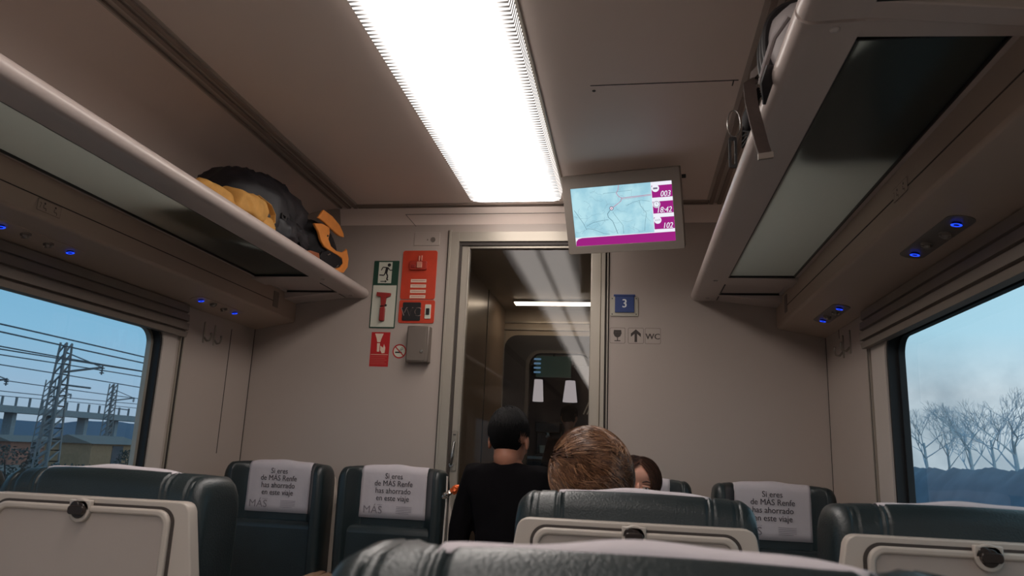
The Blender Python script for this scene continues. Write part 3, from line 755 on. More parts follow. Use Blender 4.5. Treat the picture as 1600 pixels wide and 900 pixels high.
mapline([(.49, 0), (.48, .08), (.46, .13), (.48, .19), (.51, .22), (.80, .20)], .0022, E_red)
mapline([(.51, .24), (.80, .215)], .0012, E_red)
mapline([(.51, .22), (.50, .27), (.44, .34), (.40, .38)], .0022, E_red)
mapline([(.40, .38), (.38, .42), (.355, .47), (.36, .53), (.40, .60), (.415, .68), (.43, .76), (.44, .82)], .0022, E_line)
cx_, cz_ = uv(.40, .38); F.circ(cx_, cz_, .008, E_w, 16); F.ring(cx_, cz_, .006, .009, E_g, 20); F.circ(cx_, cz_, .003, E_red, 10)
mapline([(.02, .37), (.06, .48), (.10, .60), (.13, .72)], .0016, E_line); mapline([(.13, .66), (.20, .60), (.30, .575), (.36, .57)], .0014, E_line)
mapline([(.13, .70), (.20, .72), (.30, .80), (.36, .82)], .0012, E_line); mapline([(.33, .12), (.62, .10)], .001, E_line)
mapline([(.41, .44), (.43, .50), (.46, .58), (.50, .68), (.50, .82)], .0012, E_line)
mapline([(.55, .36), (.62, .30), (.70, .28), (.78, .31)], .001, E_line); mapline([(.68, .28), (.69, .38), (.74, .50), (.72, .66), (.71, .80)], .0012, E_line)
rnd = random.Random(3)
for k in range(46):
    u, v = rnd.uniform(.03, .75), rnd.uniform(.06, .8); pts = [(u, v)]; a = rnd.uniform(0, 6.3)
    for q in range(rnd.randint(3, 7)):
        a += rnd.uniform(-.8, .8); u += .022 * math.cos(a); v += .032 * math.sin(a)
        if not (.01 < u < .785 and .02 < v < .83): break
        pts.append((u, v))
    if len(pts) > 1: mapline(pts, .0009, E_fine)
F.build('screen', t, (0, .003, 0))
bm = bmesh.new(); tube(bm, [(.252, .03, .125), (.268, .03, .125)], .008, 10); finish('side_knob', bm, M_black, t)
inv = tilt.to_3x3().inverted()
for xx in (-.09, .09):
    top = inv @ (Vector((-.043 + xx, 3.12, CZ)) - Vector((-.043, 3.0, 1.01)))
    bm = bmesh.new(); tube(bm, [(xx, .05, .06), (xx, .10, .09), tuple(top)], .012, 10); finish('mount_arm', bm, mat('mount_grey', (90, 84, 80), .5), t)

# ================================================================== SEATS
def wavy(u, k): return .5 * math.sin(u * 9 + k * 2.1) + .5 * math.sin(u * 17 + k * 1.3)
def headrest_mesh(bm, w, hh, dpt, wing, r=.03, nx=150, nz=16, mi=0):
    """rounded cushion, rear face at y=0, front towards +Y, with side wings and stitched seams; top at z=0"""
    rings = []
    n = 36
    for i in range(nx + 1):
        u = -1 + 2 * i / nx
        ax = abs(u)
        x = math.copysign(w * (ax if ax < .96 else ax), u) if u else 0
        edge = max(0, (ax - .86) / .14)
        rd = math.sqrt(max(0, 1 - edge ** 2.2)) if edge < 1 else 0
        drop = (1 - rd) * .036
        seam = math.exp(-((ax - .60) / .010) ** 2) * .004 + math.exp(-((ax - .645) / .010) ** 2) * .004 + math.exp(-((ax - .82) / .010) ** 2) * .003 + math.exp(-((ax - .85) / .010) ** 2) * .003
        wg = wing * min(1, max(0, (ax - .60) / .22)) ** 1.5
        ztop = -drop - seam - .010 * ax ** 2
        y0 = .010 * (1 - rd) + seam * .6; y1 = dpt + wg - .020 * (1 - rd)
        ring = []
        rr_ = min(.045, (y1 - y0) * .48)
        zb = -hh
        # profile: bottom rear -> up -> round over top -> front -> down
        prof = [(y0, zb), (y0, zb * .66), (y0, zb * .36)]
        for k in range(9):
            a = PI - PI * k / 8
            cyc = (y0 + rr_) if k < 4 else (y1 - rr_) if k > 4 else (y0 + y1) / 2
            prof.append((cyc + rr_ * math.cos(a) * (1 if k != 4 else 0), ztop - rr_ * .9 * (1 - math.sin(a))))
        prof += [(y1, zb * .36), (y1 - .004, zb * .66), (y1 - .012, zb)]
        rings.append([bm.verts.new((x, a, b)) for a, b in prof])
    for a, b in zip(rings, rings[1:]):
        for k in range(len(a)):
            j = (k + 1) % len(a)
            bm.faces.new((a[k], b[k], b[j], a[j])).material_index = mi
    bm.faces.new(rings[0]).material_index = mi; bm.faces.new(rings[-1][::-1]).material_index = mi
def make_seat(kind='rear'):
    """origin on the floor below the rear face of the shell, sitter faces +Y"""
    t = thing('train_seat', '', 'seat', (0, 0, 0))
    Z0 = -FZ        # heights below are given relative to the eye plane
    def z(v): return v + Z0
    # shell (white plastic back) tapered
    bm = bmesh.new()
    out = [(.196, -.109), (.204, -.110), (.211, -.1135), (.2155, -.119), (.2185, -.126), (.2225, -.15), (.247, -.29), (.248, -.62), (.22, -.66)]
    pts = [(x, z(v)) for x, v in out] + [(-x, z(v)) for x, v in out[::-1]]
    prism(bm, pts, 'y', 0, .030); finish('back_shell', bm, M_shell, t, bevel=.0028, seg=3, angle=60)
    # folded tray with rounded lip
    bm = bmesh.new()
    o1 = rrect(-.186, .186, z(-.50), z(-.124), .026, 8); i1 = rrect(-.174, .174, z(-.488), z(-.136), .018, 8)
    # leave a notch for the latch: ring built as two halves
    ring_prism(bm, o1, i1, 'y', -.010, .004)
    tr_ = finish('tray_table', bm, M_shell, t, bevel=.004, seg=3, angle=60)
    bm = bmesh.new(); prism(bm, rrect(-.176, .176, z(-.49), z(-.134), .018, 8), 'y', -.004, .004); finish('tray_panel', bm, M_tray, tr_, smooth=False)
    bm = bmesh.new(); ring_prism(bm, rrect(-.192, .192, z(-.505), z(-.119), .03, 8), rrect(-.186, .186, z(-.50), z(-.124), .026, 8), 'y', -.002, .002); finish('gap_shadow_line', bm, M_groove, tr_, smooth=False)
    # latch recess
    bm = bmesh.new()
    disc_cyl(bm, (0, -.013, z(-.133)), .022, .012, 'y', 28, 0); box(bm, -.022, .022, -.013, -.001, z(-.133), z(-.114), 0)
    lt = finish('latch_housing', bm, M_shell, t, bevel=.002)
    bm = bmesh.new(); disc_cyl(bm, (0, -.0155, z(-.133)), .015, .003, 'y', 20, 0); disc_cyl(bm, (-.008, -.016, z(-.126)), .010, .003, 'y', 14, 0)
    prism(bm, rrect(-.016, .017, z(-.140), z(-.124), .006), 'y', -.024, -.013, 0)
    finish('latch_knob', bm, mat('latch_dark', (44, 34, 30), .3, var=.2, scale=60), lt, bevel=.002)
    # headrest
    bm = bmesh.new(); headrest_mesh(bm, .228, .50, .075, .075)
    h = finish('headrest', bm, M_leather, t, angle=70); h.location = (0, .030, z(-.055))
    # backrest cushion
    bm = bmesh.new()
    prism(bm, rrect(-.225, .225, z(-.72), z(-.30), .04, 6), 'y', .031, .155)
    finish('backrest', bm, M_leather, t, bevel=.03, seg=4, angle=70)
    bm = bmesh.new(); prism(bm, rrect(-.225, .225, .36, .47, .03, 5), 'y', .10, .56); finish('seat_cushion', bm, M_leather, t, bevel=.03, seg=4, angle=70)
    for sx in (-1, 1):
        bm = bmesh.new(); box(bm, sx * .232 - .022, sx * .232 + .022, .10, .46, .62, .655); box(bm, sx * .232 - .014, sx * .232 + .014, .10, .16, .40, .63); finish('armrest', bm, M_wood, t, bevel=.01, seg=3)
    bm = bmesh.new(); box(bm, -.20, .20, .14, .50, .05, .36); box(bm, -.17, .17, .18, .46, 0, .06); finish('base', bm, M_dark, t, bevel=.01)
    return t
def paper_mesh(bm, w, front, back, k, top_y0, top_y1, ztop, curl=.004):
    """sheet draped over the headrest: back flap, over the top, front flap; returns nothing"""
    nu = 26; path = []
    R_ = .040
    for i in range(4, 11):
        a = PI - PI * i / 10
        cyc = top_y0 + R_ if i < 5 else top_y1 - R_ if i > 5 else (top_y0 + top_y1) / 2
        path.append((cyc + (R_ + .003) * math.cos(a) * (i != 5), ztop + .003 - R_ * .9 * (1 - math.sin(a))))
    for i in range(1, 7): path.append((top_y1 + .004, ztop - .04 - front * i / 6))
    rows = []
    for pi_, (y, z_) in enumerate(path):
        row = []; fa = min(1, pi_ / 3)
        for i in range(nu + 1):
            u = -1 + 2 * i / nu
            up_ = max(0, (z_ - (ztop - .035)) / .035)
            wz = (curl * (.6 * math.sin(u * 3.4 + k) + .4 * math.sin(u * 7.3 + k * 2.2)) + .002 * (1 - u ** 4) + .003) * up_ * fa
            row.append(bm.verts.new((u * w, y + .0007 * wavy(u * 1.3, k + 2) * (1 - up_), z_ - .004 * (1 - fa) + wz - .010 * (u * .7) ** 2 * up_)))
        rows.append(row)
    for a, b in zip(rows, rows[1:]):
        for i in range(nu): bm.faces.new((a[i], a[i + 1], b[i + 1], b[i]))
seat0 = make_seat()
HW_P = .145
def printed_flap(t):
    F = Flat(.0003)
    for i, s_ in enumerate(('Si eres', 'de MÁS Renfe', 'has ahorrado', 'en este viaje')):
        F.text(s_, .0, .006 - .0300 * i, .0325, M_ink, sx=.90, bold=.0002)
    F.build('slogan_print', t); F = Flat(.0003)
    F.text('MÁS', -.085, -.134, .043, M_ink2, sx=1.05)
    F.line([(-.066, -.112), (-.042, -.112)], .0012, M_ink2)
    F.build('logo_print', t); F = Flat(.0003)
    for k in range(5): F.line([(.018, -.117 - .0065 * k), (.086 - .012 * (k == 4), -.117 - .0065 * k)], .0016, M_ink2)
    F.build('fine_print', t)
    for o in [q for q in t.children if 'print' in q.name]: o.rotation_euler = (0, 0, PI); o.location = (0, .1118, -FZ - .105)
def make_cover(seed, back):
    t = thing('headrest_cover', '', 'headrest cover', (0, 0, 0), 0, None)
    bm = bmesh.new(); paper_mesh(bm, HW_P, .176, back, seed, .030, .105, -FZ - .055, .005)
    o = finish('paper_sheet', bm, M_paper, t, angle=180); sd = o.modifiers.new('solid', 'SOLIDIFY'); sd.thickness = .0008; sd.offset = 0
    printed_flap(t)
    return t
cover0 = make_cover(1, .012)
def put(proto, loc, rz, label, first=[]):
    if proto.name in first: o = copy_tree(proto)
    else: first.append(proto.name); o = proto
    o.location = loc; o.rotation_euler = (0, 0, rz); o['label'] = label
    return o
seatspec = [
    # x, y, dz, rz, seat label, cover label
    (0.006, 1.45, -.006, 0, 'dark leather seat seen from behind, middle one hiding the wavy haired passenger', 'white paper cover on the seat in front of the brown haired passenger'),
    (.578, 1.395, 0.0, 0, 'dark leather seat seen from behind beside the right window with folded tray', 'white paper cover edge on the seat beside the right window'),
    (-1.03, 1.33, -.003, 0, 'dark leather seat seen from behind at lower left with large folded tray', 'white paper cover edge on the lower left seat seen from behind'),
    (-1.585, 1.33, 0.0, 0, 'dark leather window seat at the left photo edge beside the lower left seat', 'white paper cover on the window seat at the left photo edge'),
    (.012, .475, -.006, 0, 'blurred dark leather headrest of the nearest seat along the bottom edge', 'blurred white paper cover on the nearest headrest at the bottom'),
]
for x, y, dz, rz, sl, cl in seatspec:
    put(seat0, (x, y, FZ + dz), rz, sl); put(cover0, (x, y, FZ + dz), rz, cl)
endspec = [
    (-1.515, 3.255, PI, 'dark leather seat facing the viewer, furthest left against the end wall', 'printed white paper cover on the furthest left seat facing the viewer'),
    (-.995, 3.255, PI, 'dark leather seat facing the viewer just left of the glass door', 'printed white paper cover on the facing seat just left of the glass door'),
    (.01, 3.255, PI, 'dark leather seat facing the viewer with the peeking passenger in it', 'white paper cover behind the peeking passenger'),
    (.548, 3.255, PI, 'dark leather seat facing the viewer in the right corner by the end wall', 'printed white paper cover on the right corner seat facing the viewer'),
]
E_DZ = -.013
for x, y, rz, sl, cl in endspec:
    o = put(seat0, (x, y, FZ + E_DZ), rz, sl); c_ = put(cover0, (x, y, FZ + E_DZ), rz, cl)

# ================================================================== PEOPLE
M_skin = mat('skin', (206, 150, 128), .5, var=.05, scale=30); M_skin.node_tree.nodes['Principled BSDF'].inputs['Subsurface Weight'].default_value = .12
M_skin2 = mat('skin_tan', (168, 112, 88), .5, var=.05, scale=30)
def skin_mesh(nodes, edges, sub=1):
    me = bpy.data.meshes.new('sk'); names = list(nodes)
    me.from_pydata([nodes[n][:3] for n in names], [(names.index(a), names.index(b)) for a, b in edges], [])
    o = bpy.data.objects.new('sk', me); COL.objects.link(o)
    o.modifiers.new('s', 'SKIN'); sd = o.modifiers.new('u', 'SUBSURF'); sd.levels = sub
    for i, n in enumerate(names):
        v = me.skin_vertices[0].data[i]; r = nodes[n][3]; v.radius = (r, r) if not isinstance(r, tuple) else r; v.use_root = (i == 0)
    dg = bpy.context.evaluated_depsgraph_get(); m2 = bpy.data.meshes.new_from_object(o.evaluated_get(dg)); bpy.data.objects.remove(o)
    return m2
def fuse(name, meshes, balls, voxel, m, parent, smooth_it=4):
    bm = bmesh.new()
    for x in meshes: bm.from_mesh(x)
    for c, r, mt in balls: ball(bm, c, r, 24, 14, 0, mt)
    me = bpy.data.meshes.new('f'); bm.to_mesh(me); bm.free()
    o = bpy.data.objects.new('f', me); COL.objects.link(o)
    r_ = o.modifiers.new('r', 'REMESH'); r_.mode = 'VOXEL'; r_.voxel_size = voxel
    s_ = o.modifiers.new('s', 'SMOOTH'); s_.iterations = smooth_it; s_.factor = .5
    dg = bpy.context.evaluated_depsgraph_get(); m2 = bpy.data.meshes.new_from_object(o.evaluated_get(dg)); bpy.data.objects.remove(o)
    m2.name = name; m2.materials.clear(); m2.materials.append(m)
    for p in m2.polygons: p.use_smooth = True
    q = bpy.data.objects.new(name, m2); link(q, parent); return q
def skeleton(pose, grow=0.0, parts='all'):
    n = {}
    if pose == 'stand':
        n['pelvis'] = (0, 0, .95, .135); n['waist'] = (0, 0, 1.10, .115); n['chest'] = (0, .005, 1.29, .135); n['nb'] = (0, .012, 1.43, .075); n['neck'] = (0, .008, 1.50, .052); n['hb'] = (0, 0, 1.56, .05)
        for s, k in ((-1, 'l'), (1, 'r')):
            n['sh' + k] = (s * .165, .005, 1.385, .062); n['el' + k] = (s * .215, .02, 1.12, .042); n['wr' + k] = (s * .225, -.03, .88, .027); n['pa' + k] = (s * .225, -.04, .81, .030)
            n['hip' + k] = (s * .085, 0, .88, .095); n['kn' + k] = (s * .095, -.01, .49, .058); n['an' + k] = (s * .10, .02, .09, .038); n['to' + k] = (s * .11, -.13, .035, .034)
            for q, (dx, ln) in enumerate(((-.024, .068), (-.008, .078), (.008, .072), (.022, .056))):
                n['f%d' % q + k] = (s * .225, -.04 + dx, .785, .009); n['g%d' % q + k] = (s * .220, -.045 + dx, .785 - ln * .55, .008); n['h%d' % q + k] = (s * .212, -.05 + dx, .785 - ln, .007)
            n['t0' + k] = (s * .215, -.075, .835, .011); n['t1' + k] = (s * .205, -.09, .80, .009)
    else:
        n['pelvis'] = (0, .0, .56, .135); n['waist'] = (0, .015, .70, .118); n['chest'] = (0, .02, .88, .135); n['nb'] = (0, .012, 1.02, .075); n['neck'] = (0, 0, 1.09, .052); n['hb'] = (0, -.01, 1.15, .05)
        for s, k in ((-1, 'l'), (1, 'r')):
            n['sh' + k] = (s * .165, .02, .975, .062); n['el' + k] = (s * .215, -.04, .72, .042); n['wr' + k] = (s * .12, -.25, .66, .027); n['pa' + k] = (s * .105, -.31, .655, .030)
            n['hip' + k] = (s * .09, -.06, .55, .095); n['kn' + k] = (s * .11, -.46, .56, .060); n['an' + k] = (s * .11, -.44, .09, .038); n['to' + k] = (s * .11, -.58, .035, .034)
            for q, (dx, ln) in enumerate(((-.024, .068), (-.008, .078), (.008, .072), (.022, .056))):
                n['f%d' % q + k] = (s * .105 + dx, -.335, .652, .009); n['g%d' % q + k] = (s * .105 + dx, -.335 - ln * .55, .648, .008); n['h%d' % q + k] = (s * .105 + dx, -.335 - ln, .636, .007)
            n['t0' + k] = (s * .075, -.30, .655, .011); n['t1' + k] = (s * .060, -.325, .65, .009)
    E = [('pelvis', 'waist'), ('waist', 'chest'), ('chest', 'nb'), ('nb', 'neck'), ('neck', 'hb')]
    for k in 'lr':
        E += [('chest', 'sh' + k), ('sh' + k, 'el' + k), ('el' + k, 'wr' + k), ('wr' + k, 'pa' + k), ('pelvis', 'hip' + k), ('hip' + k, 'kn' + k), ('kn' + k, 'an' + k), ('an' + k, 'to' + k)]
        for q in range(4): E += [('pa' + k, 'f%d' % q + k), ('f%d' % q + k, 'g%d' % q + k), ('g%d' % q + k, 'h%d' % q + k)]
        E += [('pa' + k, 't0' + k), ('t0' + k, 't1' + k)]
    if parts == 'top': keep = {'pelvis', 'waist', 'chest', 'nb'} | {a + k for a in ('sh', 'el', 'wr') for k in 'lr'} | {'neck'}
    elif parts == 'legs': keep = {'pelvis', 'waist'} | {a + k for a in ('hip', 'kn', 'an') for k in 'lr'}
    elif parts == 'shoes': keep = None
    else: keep = set(n)
    n = {k: (v[0], v[1], v[2], v[3] + grow) for k, v in n.items() if k in keep}
    E = [e_ for e_ in E if e_[0] in keep and e_[1] in keep]
    return n, E
def head_balls(c, rot=Matrix.Identity(3), k=1.0):
    """face towards local -Y; c = eye-level centre"""
    L = [((0, .018, .035), (.075, .092, .088)), ((0, -.010, -.040), (.062, .072, .070)), ((0, -.052, -.088), (.026, .024, .022)), ((0, -.040, -.065), (.046, .045, .036)),
         ((0, -.088, -.028), (.011, .018, .013)), ((0, -.078, -.010), (.008, .014, .024)), ((-.012, -.080, -.030), (.008, .010, .008)), ((.012, -.080, -.030), (.008, .010, .008)),
         ((-.030, -.058, .022), (.024, .016, .010)), ((.030, -.058, .022), (.024, .016, .010)), ((0, -.062, .045), (.045, .018, .03)),
         ((-.076, .012, -.012), (.008, .018, .030)), ((.076, .012, -.012), (.008, .018, .030)), ((0, .03, -.07), (.05, .055, .06)),
         ((-.040, -.052, -.035), (.022, .02, .02)), ((.040, -.052, -.035), (.022, .02, .02))]
    out = []
    for p, r in L:
        out.append((Vector(c) + rot @ (Vector(p) * k), tuple(x * k for x in r), rot))
    return out
def hair_strands(bm, c, rot, k, n, length, thick, seed, mask, comb, lift=.012, mis=(0,), wave=0, base=(0, .018, .035), rad=(.079, .097, .094)):
    rnd = random.Random(seed); made = 0; tries = 0
    while made < n and tries < n * 8:
        tries += 1
        z_ = rnd.uniform(-1, 1); a = rnd.uniform(0, 2 * PI); q = math.sqrt(1 - z_ * z_); d = Vector((q * math.cos(a), q * math.sin(a), z_))
        if not mask(d, rnd): continue
        made += 1
        p = Vector((d.x * rad[0], d.y * rad[1], d.z * rad[2])); nrm = Vector((d.x / rad[0], d.y / rad[1], d.z / rad[2])).normalized()
        cd_ = comb(d, rnd); pts = []; ll = length * rnd.uniform(.6, 1.15); ph = rnd.uniform(0, 6) + d.z * 7 + d.x * 5
        cur = p.copy(); steps = 6
        for i in range(steps + 1):
            pts.append(cur.copy())
            tang = (cd_ - nrm * cd_.dot(nrm)); tang = tang.normalized() if tang.length > 1e-4 else Vector((0, 0, -1))
            sd_ = nrm.cross(tang)
            cur = cur + tang * ll / steps + nrm * lift * (1 / steps) * (1.4 if i < 2 else -.15) + sd_ * wave * math.sin(ph + i * 1.3)
            # keep outside the skull
            e_ = Vector((cur.x / rad[0], cur.y / rad[1], cur.z / rad[2]))
            if e_.length < 1.02: cur = cur * (1.02 / e_.length)
            nrm = Vector((cur.x / rad[0] ** 2, cur.y / rad[1] ** 2, cur.z / rad[2] ** 2)).normalized()
        P = [Vector(c) + rot @ ((Vector(base) + x) * k) for x in pts]
        tube(bm, P, [thick, thick, thick, thick, thick * .9, thick * .6, thick * .2], 3, rnd.choice(mis), caps=False)
def hair_cap(bm, c, rot, k, mask, base=(0, .018, .035), rad=(.078, .0955, .0925), mi=0):
    g = bmesh.new(); bmesh.ops.create_uvsphere(g, u_segments=40, v_segments=28, radius=1)
    dead = [v for v in g.verts if not mask(v.co, None)]; bmesh.ops.delete(g, geom=dead, context='VERTS')
    for v in g.verts:
        nn_ = 1 + .02 * noise.noise(v.co * 4)
        v.co = Vector(c) + rot @ ((Vector(base) + Vector((v.co.x * rad[0] * nn_, v.co.y * rad[1] * nn_, v.co.z * rad[2] * nn_))) * k)
    me = bpy.data.meshes.new('x'); g.to_mesh(me); g.free(); bm.from_mesh(me)
def hair_mat(name, c0, c1, rough=.45):
    m = mat(name, c0, rough, var=.0); t = m.node_tree; b = t.nodes['Principled BSDF']
    tcn = N(t, 'ShaderNodeTexCoord'); n_ = N(t, 'ShaderNodeTexNoise'); n_.inputs['Scale'].default_value = 90; t.links.new(tcn.outputs['Object'], n_.inputs[0])
    r = N(t, 'ShaderNodeValToRGB'); r.color_ramp.elements[0].position = .38; r.color_ramp.elements[0].color = srgb(*c0); r.color_ramp.elements[1].position = .66; r.color_ramp.elements[1].color = srgb(*c1)
    t.links.new(n_.outputs[0], r.inputs[0]); t.links.new(r.outputs[0], b.inputs['Base Color']); return m
def person(label, loc, rz, scale, pose, skin, top_m, leg_m, head_rot=(0, 0, 0), voxel=.006, headc=None, hk=1.0):
    t = thing('person', label, 'person', loc, rz); t.scale = (scale,) * 3
    n, E_ = skeleton(pose); hb = Vector(n['hb'][:3])
    c = hb + Vector((0, -.012, .085)) if headc is None else Vector(headc)
    R_ = Matrix.Rotation(head_rot[2], 3, 'Z') @ Matrix.Rotation(head_rot[0], 3, 'X') @ Matrix.Rotation(head_rot[1], 3, 'Y')
    body = fuse('body', [skin_mesh(n, E_)], head_balls(c, R_, hk), voxel, skin, t, 3)
    n2, E2 = skeleton(pose, .014, 'top'); v = n2['nb']; n2['nb'] = (v[0], v[1], v[2] + .01, v[3] - .004); v = n2['pelvis']; n2['pelvis'] = (v[0], v[1], v[2] - (.12 if pose == 'stand' else .05), v[3] + .035); v = n2['waist']; n2['waist'] = (v[0], v[1], v[2], v[3] + .012); v = n2['neck']; n2['neck'] = (v[0], v[1], v[2] - .030, v[3] - .004)
    if pose == 'stand' or True:
        for k in 'lr':
            v = n2['sh' + k]; n2['sh' + k] = (v[0], v[1], v[2], v[3] + .006)
    fuse('sweater', [skin_mesh(n2, E2)], [], .010, top_m, t, 3)
    n3, E3 = skeleton(pose, .012, 'legs'); v = n3['waist']; n3['waist'] = (v[0], v[1], v[2], v[3] + .004); v = n3['pelvis']; n3['pelvis'] = (v[0], v[1], v[2], v[3] + .012); fuse('trousers', [skin_mesh(n3, E3)], [], .010, leg_m, t, 3)
    bm = bmesh.new()
    for k in 'lr':
        a, b = n['an' + k], n['to' + k]; ball(bm, ((a[0] + b[0]) / 2, (a[1] + b[1]) / 2, .045), (.05, .14, .05), 16, 10)
    for v in bm.verts: v.co.z = max(v.co.z, .002)
    finish('shoes', bm, M_black, t)
    return t, c, R_
M_navy = mat('black_sweater', (15, 13, 15), .9, spec=.15, var=.1, scale=30, bump=.4, bscale=200); M_jean = mat('dark_jeans', (36, 42, 60), .8, var=.1, scale=40)
M_hblack = hair_mat('black_hair', (8, 7, 8), (20, 17, 17), .75); M_hbrown = hair_mat('light_brown_hair', (74, 50, 36), (138, 100, 74), .5); M_hdark = hair_mat('dark_brown_hair', (40, 26, 22), (84, 56, 44))

# standing child seen from behind (faces away, +Y): person faces local -Y so rotate by pi
ch, c, R_ = person('child in black sweater with short black hair, standing in the aisle facing away', (-.435, 2.70, FZ), PI, .77, 'stand', M_skin2, M_navy, M_jean, (.10, 0, -.12), headc=(0, -.012, 1.560), hk=1.18)
def mask_short(d, r):
    j = r.uniform(-.10, .06) if r else .06
    return d.z + j * 1.0 * -1 > -.42 - .38 * (d.y > .2) and not (d.y < -.30 and d.z < .55) and not (abs(d.x) > .80 and d.z < -.05)
bm = bmesh.new(); hair_cap(bm, c, R_, 1.18, mask_short, rad=(.080, .098, .095)); hair_strands(bm, c, R_, 1.18, 4200, .026, .0011, 4, mask_short, lambda d, r: Vector((r.uniform(-.3, .3), .25, -1)) if d.z < .6 else Vector((d.x + r.uniform(-.5, .5), d.y, -.4)), .006)
finish('hair', bm, M_hblack, ch)

# seated passenger with wavy light brown hair, back of head to the viewer
mn, c, R_ = person('person with wavy light brown hair seen from behind above the middle headrest', (-.06, 1.725, FZ + .02), PI + .12, .93, 'sit', M_skin, mat('grey_jacket', (60, 64, 70), .8), M_jean, (.06, .16, .30), headc=(.030, -.02, 1.140))
mn.location.x = -.06
def mask_m(d, r): return d.z > -.55 and not (d.y < -.45 and d.z < .50) and not (abs(d.x) > .84 and d.z < -.12 and d.y < .25)
def comb_m(d, r):
    w_ = noise.noise(d * 2.6) * 1.5; u_ = noise.noise(d * 2.6 + Vector((9, 3, 5))) * 1.3
    return Vector((-.8 + w_ + r.uniform(-.12, .12), .35, -.25 + u_ - .5 * max(0, d.x) + r.uniform(-.12, .12))) if d.z > -.15 else Vector((-.35 + w_ * .5, .2, -1))
bm = bmesh.new(); hair_cap(bm, c, R_, 1.0, mask_m, rad=(.086, .103, .102)); hair_strands(bm, c, R_, 1.0, 6500, .060, .0010, 9, mask_m, comb_m, .034, mis=(0, 1, 1, 2, 2, 3), wave=.0016, rad=(.085, .102, .100))
finish('hair', bm, [M_hbrown, mat('hair_tone_dark', (84, 56, 40), .4, var=0), mat('hair_tone_mid', (118, 82, 58), .4, var=0), mat('hair_tone_light', (158, 118, 88), .38, var=0)], mn)

# seated passenger peeking towards the viewer
wm, c, R_ = person('person with brown hair facing the viewer, one eye showing beside the passenger ahead', (.015, 2.93, FZ - .020), 0, .92, 'sit', M_skin, mat('dark_top', (44, 38, 44), .8), M_jean, (-.04, .10, .08), voxel=.0045, headc=(0.006, -.022, 1.163))
def mask_w(d, r): return not (d.y < -.25 and abs(d.x) < .70 and d.z < .62) and not (d.z < -.75)
bm = bmesh.new(); hair_cap(bm, c, R_, 1.0, mask_w, rad=(.080, .098, .090))
hair_strands(bm, c, R_, 1.0, 3600, .15, .0010, 11, mask_w, lambda d, r: Vector((math.copysign(.5 * (d.z > .3), d.x), .10, -1)) + Vector((r.uniform(-.1, .1), r.uniform(-.1, .1), 0)), .008, mis=(0, 1, 2), rad=(.080, .098, .090))
finish('hair', bm, [M_hdark, mat('hair_umber', (54, 36, 30), .4, var=0), mat('hair_chestnut', (92, 62, 48), .4, var=0)], wm)
M_eye = mat('eye_white', (205, 196, 190), .15, var=0); M_iris = mat('iris_brown', (52, 34, 26), .1, var=0)
for sx in (-1, 1):
    ec = Vector((sx * .031, -.062, -.002))
    bm = bmesh.new(); ball(bm, c + R_ @ ec, .0125, 20, 12); ey = finish('eye', bm, M_eye, wm)
    bm = bmesh.new(); ball(bm, c + R_ @ (ec + Vector((0, -.0080, -.0005))), (.0062, .0058, .0062), 16, 10); finish('iris', bm, M_iris, ey)
    bm = bmesh.new(); 
    for zz, up_ in ((.0055, 1), (-.0075, -1)):
        pts = [c + R_ @ (ec + Vector((.0165 * math.cos(a), -.0085 - .004 * math.sin(a), zz + up_ * .0035 * math.sin(a)))) for a in [PI * q / 8 for q in range(9)]]
        tube(bm, pts, [.0018, .0028, .0034, .0036, .0038, .0036, .0034, .0028, .0018], 8)
    finish('eyelid', bm, M_skin, wm)
    bm = bmesh.new(); pts = [c + R_ @ Vector((sx * (.014 + .034 * q / 6), -.079 + .012 * (q / 6) ** 2, .020 + .006 * math.sin(PI * q / 7))) for q in range(7)]
    tube(bm, pts, [.0018, .0028, .003, .003, .0026, .002, .001], 8); finish('eyebrow', bm, M_hdark, wm)
    bm = bmesh.new(); pts = [c + R_ @ (ec + Vector((.014 * math.cos(a), -.0125 - .002 * math.sin(a), .0062 + .003 * math.sin(a)))) for a in [PI * q / 6 for q in range(7)]]; tube(bm, pts, .0008, 5); finish('eyelash', bm, M_hdark, wm)
bm = bmesh.new(); ball(bm, c + R_ @ Vector((0, -.083, -.058)), (.022, .008, .005), 16, 8); ball(bm, c + R_ @ Vector((0, -.082, -.066)), (.019, .008, .006), 16, 8); finish('lips', bm, mat('lips', (176, 96, 92), .45), wm)

# distant figure in the bar car
pb, c, R_ = person('dark figure standing in the bar car beyond both glass doors', (-.53, 6.5, FZ), PI, .90, 'stand', M_skin2, M_navy, M_jean, voxel=.012)
bm = bmesh.new(); hair_cap(bm, c, R_, 1.0, mask_short, rad=(.082, .10, .097)); hair_strands(bm, c, R_, 1.0, 700, .03, .002, 5, mask_short, lambda d, r: Vector((0, .2, -1)), .006); finish('hair', bm, M_hblack, pb)

